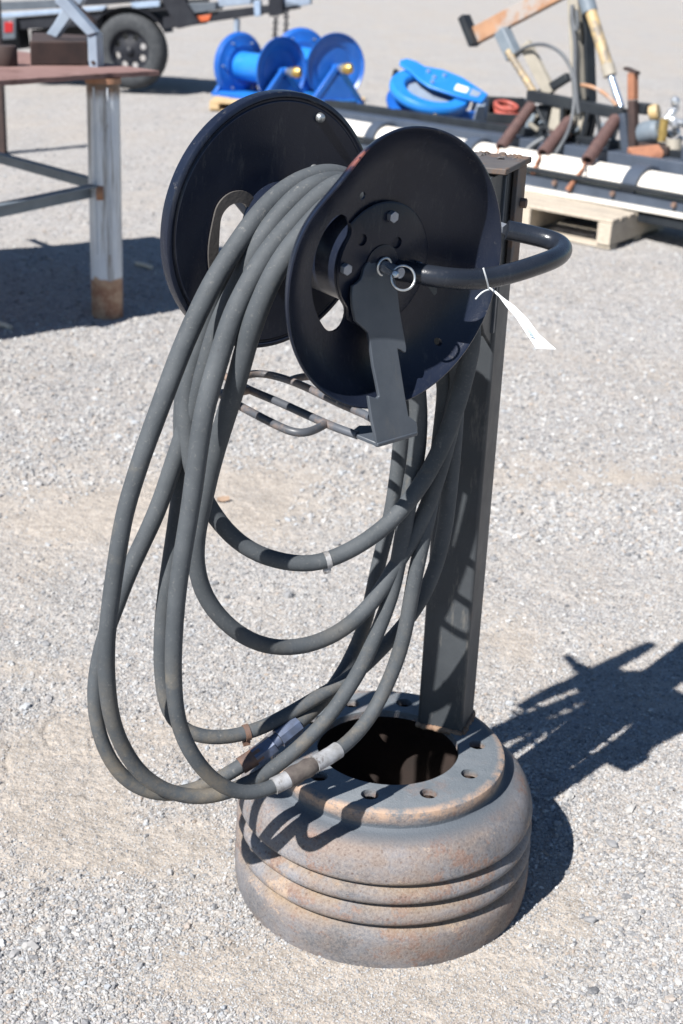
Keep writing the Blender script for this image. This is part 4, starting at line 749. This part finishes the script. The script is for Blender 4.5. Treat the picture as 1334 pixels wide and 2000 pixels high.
# ------------------------------------------------------------------ blue reels on a pallet
def pallet(name, label, o, ex, ey, w, d, h, nb, mat, group=None):
    """deck boards across stringers; o corner, ex along boards, ey across"""
    o, ex, ey = V3(o), V3(ex).normalized(), V3(ey).normalized()
    t = thing(name, label, 'pallet', tuple(o), group); bw = d / nb
    first = None
    def board(c, lx, ly, lz):
        nonlocal first
        b = MB().box(c, ex * lx / 2, ey * ly / 2, V3((0, 0, lz / 2))).build('board', mat, t, bevel=.003); return b
    for i in range(nb): board(o + ex * w / 2 + ey * (bw * (i + .5)) + V3((0, 0, h - .012)), w, bw * .84, .022)
    for k in (0, .5, 1):
        MB().box(o + ex * (.05 + k * (w - .1)) + ey * d / 2 + V3((0, 0, h / 2)), ex * .05, ey * d / 2, V3((0, 0, h / 2 - .026))).build('stringer', mat, t, bevel=.003)
    for i in (0, nb // 2, nb - 1): board(o + ex * w / 2 + ey * (bw * (i + .5)) + V3((0, 0, .012)), w, bw * .8, .02)
    return t
pallet('wood_pallet', 'weathered wooden pallet under the two blue upright reels', (-1.60, 15.50, 0), (1, -.03, 0), (.03, 1, 0), 1.62, 1.3, .11, 6, 'woodtan')
pallet('wood_pallet', 'empty grey wooden pallet beside the blue reels and the roller machine', (.02, 13.8, 0), (1, -.2, 0), (.2, 1, 0), 1.1, 1.2, .12, 6, 'wood')
def blue_reel(c0, c1, rr, label):
    c0, c1 = V3(c0), V3(c1); a = (c1 - c0); a.z = 0; ln = a.length; a = a / ln; c1.z = c0.z; h = V3((a.y, -a.x, 0)) * -1
    base = (c0 + c1) / 2; t = thing('blue_hose_reel', label, 'hose reel', (base.x, base.y, .11), 'blue hose reels on the pallet')
    for c, sgn in ((c0, -1), (c1, 1)):
        MB().lathe([(.03, 0), (rr * .62, 0), (rr * .66, sgn * .012), (rr * .93, sgn * .022), (rr, sgn * .05), (rr + .008, sgn * .05), (rr + .008, sgn * .035), (rr * .93, sgn * .002), (rr * .66, -sgn * .008), (rr * .62, -sgn * .02), (.03, -sgn * .02)], c, a, 56, closed=True).build('flange', 'blue', t)
    MB().lathe([(.15, 0), (.15, ln)], c0, a, 36).build('drum', 'bluelight', t)
    MB().cyl(c0 - a * .08, c1 + a * .16, .028, 16).build('axle', 'blue', t)
    for c, sgn in ((c0, -1), (c1, 1)):
        q = c + a * sgn * .085; zb = .125
        for k in (-1, 1):
            MB().beam(V3((q.x, q.y, c.z)) + V3((0, 0, .02)), V3((q.x, q.y, zb)) + h * k * .30, .06, .05, up=a).build('stand_leg', 'bluelight' if k == 1 else 'blue', t, bevel=.006)  # one leg in the lighter blue: its sunlit flank is painted in
        MB().prism([V3((q.x, q.y, c.z - .08)) + h * .07, V3((q.x, q.y, zb)) + h * .26, V3((q.x, q.y, zb)) - h * .26, V3((q.x, q.y, c.z - .08)) - h * .07], a * sgn * .012).build('stand_plate', 'blue', t)
    for k in (-1, 1):
        MB().beam(V3((c0.x, c0.y, .125)) + h * k * .28 - a * .14, V3((c1.x, c1.y, .125)) + h * k * .28 + a * .14, .07, .04).build('skid', 'blue', t, bevel=.004)
    MB().box(V3(((c0.x + c1.x) / 2, (c0.y + c1.y) / 2, .150)) - h * .0, a * (ln / 2 + .12), h * .27, V3((0, 0, .006))).build('base_tray', 'bluelight', t)
    s = c1 + a * .16; MB().lathe([(.0, 0), (.035, 0), (.035, .05), (.05, .055), (.05, .09), (.03, .10), (0, .10)], s - a * .02, a, 20).build('swivel', 'zinc', t)
    MB().lathe([(0, -.06), (.04, -.05), (.062, 0), (.05, .05), (0, .065)], s + a * .09 + h * .03, (.8, -.3, .15), 20).build('swivel_elbow', 'brass', t)
    for k in range(6):
        p = c0 + h * math.cos(k * 1.047) * rr * .78 + V3((0, 0, math.sin(k * 1.047) * rr * .78)); MB().cyl(p, p + a * .03, .012, 8).build('bolt', 'zinc', t)
    p = c1 + h * rr * .85 * 0 ; 
    return t
blue_reel((-1.3273, 16.3000, 0.4251), (-0.8873, 15.8500, 0.4443), .345, 'nearer left blue steel hose reel with brass swivel on the pallet')
blue_reel((-0.6679, 16.5000, 0.4886), (-0.2978, 15.8500, 0.4802), .345, 'right blue steel hose reel with brass swivel beside its twin on the pallet')

# ------------------------------------------------------------------ roller machine on a pallet
MD = V3((.6712, -.7413, 0)); MBk = V3((.7413, .6712, 0))
pallet('wood_pallet', 'sun bleached wooden pallet under the front of the white roller machine', (1.5731, 8.6874, 0.0000), ((1.3519, 8.8999, 0.0000)[0] - (1.5731, 8.6874, 0.0000)[0], (1.3519, 8.8999, 0.0000)[1] - (1.5731, 8.6874, 0.0000)[1], 0), (.50, .80, 0), 1.35, .95, .185, 7, 'wood')
mc = thing('roller_machine', 'black implement with long white rollers, three rusty springs and a tall mast', 'implement', (1.191, 9.75, .19))
def mbeam(a, b, w, h, name, mat, parent=None, bevel=.006): return MB().beam(a, b, w, h).build(name, mat, parent or mc, bevel=bevel)
mbeam((-0.2416, 11.3323, 0.3220), (2.3791, 8.4377, 0.3224), .05, .030, 'front_rail', 'mach')
mbeam((-0.2391, 11.3474, 0.2461), (2.3916, 8.4418, 0.2468), .012, .085, 'bolted_plate', 'machblue')
mbeam((-0.2355, 11.3106, 0.1762), (2.3887, 8.4123, 0.2157), .075, .028, 'wear_strip', 'white')
mbeam((-0.2343, 11.3391, 0.1253), (2.4014, 8.4281, 0.1587), .06, .06, 'bottom_channel', 'mach')
mbeam((-0.2480, 11.9353, 0.0831), (2.5178, 8.8805, 0.1619), .06, .12, 'bottom_channel', 'mach')
for q in ((1.3315, 9.5919, 0.2647), (1.6598, 9.2292, 0.2651), (1.9837, 8.8715, 0.2664), (1.0198, 9.9361, 0.2658)):
    MB().cyl(V3(q), V3(q) - MBk * .022, .017, 6).build('bolt', 'dullrust', mc)
rz = .285; rr_ = .135
a = V3((-0.2471, 11.5917, 0.2919)); b = V3((2.4336, 8.6309, 0.2923)); a.z = b.z = rz
MB().cyl(a, b, rr_, 44).build('roller', 'white', mc)
def band(q, w):
    c = V3(q); c = c + MBk * .17; c.z = rz
    arc = [(math.cos(R(t)), math.sin(R(t))) for t in np.linspace(205, 20, 22)]
    mb = MB(); r0, r1 = rr_ + .004, rr_ + .028
    vs = []
    for (x, z) in arc:
        for r in (r0, r1):
            for k in (-1, 1): vs.append(c + MBk * x * r + V3((0, 0, z * r)) + MD * k * w / 2)
    fs = []
    for i in range(21):
        p = i * 4; qn = p + 4; fs += [(p, p + 1, qn + 1, qn), (p + 2, qn + 2, qn + 3, p + 3), (p, qn, qn + 2, p + 2), (p + 1, p + 3, qn + 3, qn + 1)]
    fs += [(0, 2, 3, 1), (84, 85, 87, 86)]
    return mb.add(vs, fs).build('roller_band', 'machblue', mc)
band((1.7238, 9.1615, 0.2980), .11); band((0.7345, 10.2541, 0.3153), .10); band((0.0597, 10.9995, 0.3129), .10)
mbeam((-0.2589, 11.8877, 0.3998), (2.4733, 8.8701, 0.4387), .16, .10, 'back_beam', 'machblue')
mbeam((-0.2655, 12.1036, 0.4266), (2.5120, 9.0360, 0.4665), .10, .14, 'back_beam', 'mach')
# springs
def spring(a, b, r, name='tension_spring'):
    a, b = V3(a), V3(b); d = (b - a); l = d.length; d = d / l; u = d.orthogonal().normalized(); w = d.cross(u); n = 30; pts = []
    for i in range(n * 10 + 1):
        t = 2 * math.pi * i / 10; pts.append(a + d * l * i / (n * 10) + (u * math.cos(t) + w * math.sin(t)) * r)
    mb = MB().tube(pts, l / n * .54, 6)
    s = mb.build(name, 'spring', mc)
    MB().tube(smooth_path([b + u * r * .8, b + d * .03 + u * .01, b + d * .06 - u * .012, b + d * .08, b + d * .10 + V3((0, 0, -.01))], .01), .0075, 8).build('spring_hook', 'rust', s)
    MB().tube(smooth_path([a - u * r * .8, a - d * .03, a - d * .06 + u * .012, a - d * .085], .01), .0075, 8).build('spring_hook', 'zinc', s)
spring((1.2204, 10.4029, 0.6810), (0.9980, 10.1122, 0.4158), .034); spring((1.4615, 10.1366, 0.6140), (1.2580, 9.8250, 0.4223), .036); spring((1.7306, 9.8394, 0.6711), (1.5110, 9.4860, 0.4312), .036)
for (q0, q1) in (((0.9904, 10.1205, 0.3864), (0.9655, 10.0736, 0.3353)), ((1.2453, 9.8093, 0.3898), (1.1912, 9.7498, 0.3000)), ((1.4976, 9.4858, 0.3976), (1.3981, 9.4766, 0.2348))):
    MB().tube([q0, q1], .013, 8, radii=[.008, .02]).build('spring_anchor', 'rust', mc)
mbeam((1.2080, 10.4762, 0.7441), (1.7858, 9.8380, 0.7004), .07, .075, 'cross_bar', 'mach')
mbeam((1.2357, 10.6244, 0.6961), (1.4587, 10.3781, 0.8889), .05, .06, 'diagonal_brace', 'mach')
MB().beam((1.4415, 10.3673, 1.5302), (1.5493, 10.2483, 0.7449), .09, .10, up=MBk).build('mast', 'cream', mc, bevel=.006)
MB().beam((1.5094, 10.3519, 1.5333), (1.6072, 10.2439, 0.7340), .05, .10, up=MBk).build('mast_side', 'mach', mc, bevel=.006)
MB().beam((1.1715, 10.6953, 1.0782), (1.3617, 10.4852, 0.7570), .09, .05, up=MBk).build('strut', 'cream', mc, bevel=.004)
MB().cyl((1.0571, 10.7620, 1.0200), (1.2739, 10.5225, 0.7215), .026, 18).build('tilt_cylinder', 'yellow', mc)
MB().beam((0.8286, 11.1336, 1.0897), (1.4133, 10.4878, 1.4803), .06, .125, up=(0, 0, 1)).build('boom_arm', 'rustarm', mc, bevel=.004)
MB().beam((0.7472, 11.1639, 1.2300), (0.8391, 11.0624, 1.0358), .055, .09, up=MBk).build('boom_end_plate', 'mach', mc, bevel=.003)
MB().beam((1.0111, 10.8724, 1.1538), (1.1093, 10.7640, 0.9795), .10, .09, up=MBk).build('boom_bracket', 'greysteel', mc, bevel=.008)
MB().cyl((1.5272, 10.2130, 1.3731), (1.6763, 9.9888, 0.9687), .040, 22).build('lift_cylinder', 'yellow', mc)
MB().cyl((1.6609, 10.0058, 1.0066), (1.6852, 9.9789, 0.9366), .046, 22).build('cylinder_gland', 'cream', mc)
MB().cyl((1.6846, 9.9796, 0.9432), (1.7612, 9.8652, 0.7433), .025, 18).build('cylinder_rod', 'chrome', mc)
MB().cyl((1.4968, 10.2467, 1.4430), (1.5374, 10.2018, 1.3279), .055, 18).build('cylinder_eye', 'greysteel', mc)
def hosel(pts, r, mat='blackhose', name='hydraulic_line'): MB().tube(smooth_path(pts, .03), r, 10).build(name, mat, mc)
hosel([(1.1115, 10.7020, 1.0119), (1.1769, 10.5999, 1.0700), (1.2754, 10.4613, 1.0960), (1.3801, 10.3159, 1.0545), (1.4508, 10.2080, 0.9529), (1.4789, 10.1472, 0.8060), (1.4705, 10.0670, 0.6425), (1.4178, 9.9465, 0.5167), (1.3511, 9.8712, 0.4205)], .013)
hosel([(1.4236, 10.2678, 1.3669), (1.4242, 10.2374, 1.2521), (1.4588, 10.1992, 1.1389), (1.4669, 10.1605, 0.9402), (1.4903, 10.1048, 0.7762), (1.5120, 10.0808, 0.6703)], .015)
hosel([(1.4471, 10.2121, 1.3368), (1.4709, 10.1858, 1.2067), (1.4546, 10.2038, 1.1852), (1.4259, 10.2355, 1.3020)], .012)
hosel([(1.5208, 10.1307, 0.8568), (1.5898, 10.0247, 0.8553), (1.6637, 9.9133, 0.8180), (1.7281, 9.8421, 0.7575)], .014, 'rustarm')
hosel([(1.2890, 10.0888, 0.4941), (1.2149, 10.0961, 0.4552), (1.1559, 10.0867, 0.3840), (1.1104, 10.0178, 0.3352)], .018)
for (q, sx, sz, mat) in (((1.3944, 10.2703, 0.5968), .05, .10, 'cream'), ((1.3125, 10.4203, 0.5771), .05, .11, 'mach'), ((1.5230, 10.1581, 0.6006), .06, .12, 'cream'), ((1.5935, 10.1398, 0.5848), .05, .10, 'mach'), ((1.6965, 9.9367, 0.5574), .07, .07, 'greysteel'), ((1.4825, 10.2922, 0.6123), .05, .13, 'mach'), ((1.2531, 10.5456, 0.5754), .035, .09, 'greysteel')):
    MB().box(V3(q), MD * sx, MBk * .03, V3((.012, 0, sz))).build('linkage_plate', mat, mc, bevel=.01)
g = np.random.default_rng(8); qa, qb, qc = V3((1.2538, 10.4256, 0.6237)), V3((1.7403, 9.8883, 0.5649)), V3((1.2723, 10.2859, 0.4522))
for k in range(16):
    q = qa + (qb - qa) * g.random() + (qc - qa) * g.random() * .9 + MBk * g.normal(0, .04); d = V3(g.normal(0, 1, 3)).normalized(); e = d.orthogonal().normalized()
    MB().box(q, d * g.uniform(.02, .06), e * g.uniform(.012, .03), d.cross(e) * .007).build('linkage_plate', ('mach', 'mach', 'darkrust', 'cream', 'greysteel')[k % 5], mc, bevel=.003)
for (q0, q1) in (((1.2647, 10.3838, 0.6531), (1.3645, 10.2289, 0.4808)), ((1.4110, 10.2073, 0.7117), (1.4218, 10.1804, 0.4961)), ((1.5739, 10.0422, 0.7008), (1.5425, 10.0472, 0.5033)), ((1.6237, 9.9873, 0.6847), (1.6627, 9.9144, 0.5142))):
    MB().cyl(q0, q1, .016, 10).build('linkage_rod', 'mach', mc)
mbeam((1.7911, 9.7130, 0.9941), (1.7917, 9.7123, 0.9877), .01, .01, 'stub', 'rust') if False else None
MB().beam((1.7913, 9.7425, 0.9790), (1.8082, 9.7239, 0.8086), .055, .05, up=MBk).build('upright', 'rust', mc, bevel=.003)
MB().beam((1.8085, 9.7235, 0.8053), (1.8445, 9.6838, 0.4999), .055, .05, up=MBk).build('upright', 'darkrust', mc, bevel=.003)
MB().beam((1.7491, 9.7891, 1.0029), (1.8195, 9.7114, 0.9793), .05, .018).build('upright_tab', 'darkrust', mc)
MB().beam((1.7670, 9.8141, 0.7087), (1.8207, 9.7548, 0.4562), .06, .05, up=MBk).build('upright', 'machblue', mc, bevel=.003)
MB().prism([(1.7915, 9.6231, 0.5119), (1.9700, 9.5154, 0.5529), (1.9865, 9.4077, 0.5214), (1.8380, 9.4526, 0.4370)], (0, 0, -.03)).build('rust_plate', 'rust', mc)
pu = thing('hydraulic_pump', 'grey hydraulic pump with yellow end cap on the right of the roller machine', 'pump', (1.9474, 9.6595, 0.5741))
MB().lathe([(0, -.09), (.06, -.085), (.075, -.05), (.075, .06), (.055, .085), (0, .085)], (1.9323, 9.6762, 0.6113), (.5, -.5, .25), 24).build('pump_body', 'greysteel', pu)
MB().lathe([(0, -.03), (.05, -.028), (.056, .0), (.05, .03), (0, .034)], (1.9474, 9.6595, 0.7390), (.75, -.4, .25), 22).build('end_cap', 'yellow', pu)
MB().box(V3((1.8885, 9.7544, 0.7532)), MD * .05, MBk * .04, V3((0, 0, .035))).build('valve_block', 'mach', pu, bevel=.008)
MB().box(V3((1.9983, 9.6033, 0.5168)), MD * .12, MBk * .08, V3((0, 0, .03))).build('mounting_foot', 'darkrust', pu, bevel=.008)
MB().cyl((2.0062, 9.5946, 0.7090), (2.0046, 9.5964, 0.5643), .03, 14).build('pump_port', 'brass', pu)
MB().cyl((2.0766, 9.5168, 0.5114), (2.0684, 9.5258, 0.5887), .05, 18).build('filter_can', 'cream', pu)
fi = thing('fittings_pile', 'loose heap of shiny silver metal fittings at the right edge', 'fittings', (2.1045, 9.6648, 0.5803))
g = np.random.default_rng(3)
for k in range(12):
    c = V3((2.1101, 9.7182, 0.6740)) + V3((g.normal(0, .055), g.normal(0, .06), g.normal(0, .06))); d = V3(g.normal(0, 1, 3)).normalized()
    MB().lathe([(0, -.05), (.02, -.045), (.024, 0), (.03, .005), (.03, .03), (.016, .05), (0, .05)], c, d, 10).build('fitting', 'silver', fi)
MB().lathe([(0, 0), (.07, 0), (.075, .01), (.075, .14), (.07, .15), (0, .15)], (2.1517, 9.2849, 0.4347), (0, 0, 1), 24).build('fittings_base', 'machblue', fi)
cr = thing('hose_crate', 'open dark crate of coiled red air hoses beside the flat blue reel', 'crate', (1.0966, 10.9717, 0.4710))
cc = V3((1.0966, 10.9717, 0.4710))
for k, (dx, dy, sx, sy) in enumerate(((-.14, 0, .008, .12), (.14, 0, .008, .12), (0, -.12, .148, .008), (0, .12, .148, .008))):
    MB().box(cc + V3((dx, dy, .05 if k == 2 else .10)), V3((sx, 0, 0)), V3((0, sy, 0)), V3((0, 0, .05 if k == 2 else .10))).build('crate_side', 'mach', cr, bevel=.004)
MB().box(cc + V3((0, 0, .006)), (.132, 0, 0), (0, .112, 0), (0, 0, .006)).build('crate_floor', 'mach', cr)
for k in range(4):
    ring(cc + V3((.0, -.02, .04 + .036 * k)), (.05 * k, -.25, 1), .10 - .006 * k, .018, 30, 8).build('air_hose', 'redhose', cr)
# flat-lying blue spring reel
br = BR = thing('spring_hose_reel', 'bright blue spring hose reel lying on its side on the roller machine', 'hose reel', (0.6560, 11.3839, 0.4295))
n_ = V3((.16, -.36, .92)).normalized(); cb = V3((0.5625, 11.6361, 0.6113)) + V3((0, .0, 0))
MB().lathe([(.185, -.02), (.20, -.035), (.285, -.035), (.300, -.015), (.300, .015), (.285, .035), (.20, .035), (.185, .02)], cb, n_, 56, closed=True).build('reel_ring', 'bluelight', br)
MB().lathe([(.0, -.03), (.17, -.03), (.17, -.01), (0, -.01)], cb, n_, 40).build('spring_case', 'palegrey', br)
MB().lathe([(.0, -.14), (.29, -.14), (.30, -.12), (.30, -.10), (.0, -.10)], cb, n_, 48).build('lower_flange', 'blue', br)
e1 = V3((1, .1, -.13)); e1 = (e1 - n_ * e1.dot(n_)).normalized(); e2 = n_.cross(e1)
def pl(x, y, h): return cb + e1 * x + e2 * y + n_ * h
arm_poly = [(-.22, .30), (-.17, .345), (-.10, .33), (-.04, .27), (.10, .27), (.24, .20), (.42, .00), (.36, -.14), (.22, -.12), (-.02, -.04), (-.10, .05), (-.15, .15), (-.23, .24)]
MB().prism([pl(x, y, .045) for x, y in arm_poly], n_ * .022).build('mounting_arm', 'bluelight', br, bevel=.006)
MB().prism([pl(.33, -.17, .044), pl(.43, -.13, .044), pl(.43, .03, .044), pl(.33, .03, .044)], n_ * -.25).build('bracket_foot', 'palegrey', br, bevel=.004)
MB().prism([pl(.08, -.20, -.02), pl(.34, -.14, -.02), pl(.34, -.14, -.20), pl(.08, -.20, -.20)], e2 * .02).build('bracket_side', 'blue', br, bevel=.004)
MB().prism([pl(x, y, .0675) for x, y in ((.16, -.03), (.25, -.05), (.28, .04), (.19, .07))], n_ * .002).build('paper_label', 'paper', br)
MB().prism([pl(x, y, .0675) for x, y in ((.27, -.07), (.33, -.08), (.37, .0), (.30, .04))], n_ * .002).build('paper_label', 'palegrey', br)
for (x, y) in ((.02, .1), (.10, .16), (-.02, .18), (.0, .02)): MB().cyl(pl(x, y, .066), pl(x, y, .082), .014, 6).build('bolt', 'silver', br)
MB().cyl(pl(.02, -.28, -.02), pl(.05, -.36, -.05), .022, 12).build('hose_fitting', 'brass', br); MB().cyl(pl(-.24, .26, .0), pl(-.24, .26, -.06), .02, 10).build('roller_pin', 'mach', br)

# ------------------------------------------------------------------ small litter on the ground
def stick(a, b, r, label):
    a, b = V3(a), V3(b); a.z = b.z = float(height(np.array(a.x), np.array(a.y))) + r + .004
    o = MB().tube([a, a.lerp(b, .5) + V3((0, .006, .002)), b], r, 7).build('dry_stick', 'stick', None); recentre(o); tag(o, label, 'stick', 'dry sticks under the table')
stick((-1.1766, 7.6152, 0.0000), (-1.0831, 7.5285, 0.0000), .012, 'pale dry stick lying in the shadow right of the table leg')
stick((-1.5923, 6.2209, 0.0000), (-1.5263, 6.1673, 0.0000), .012, 'pale dry stick in the table shadow at the left edge')
c = V3((-0.3762, 4.1566, 0.0000)); c.z = float(height(np.array(c.x), np.array(c.y))) + .003
vs = []; 
for i in range(7):
    t = i / 6; w = .010 * math.sin(math.pi * (t * .9 + .05)); vs += [c + V3((-.02 + .04 * t, -w, .002 + .008 * abs(t - .4))), c + V3((-.02 + .04 * t, 0, .006 * t)), c + V3((-.02 + .04 * t, w, .012 + .006 * t))]
fs = [(3 * i + j, 3 * i + 3 + j, 3 * i + 4 + j, 3 * i + 1 + j) for i in range(6) for j in range(2)]
o = MB().add(vs, fs).add([v + V3((0, 0, -.0006)) for v in vs], [f[::-1] for f in fs]).build('dry_leaf', 'leaf', None); recentre(o); tag(o, 'small curled brown dry leaf on the gravel behind the hose loops', 'leaf')

BR.scale = (1.1, 1.1, 1.1)
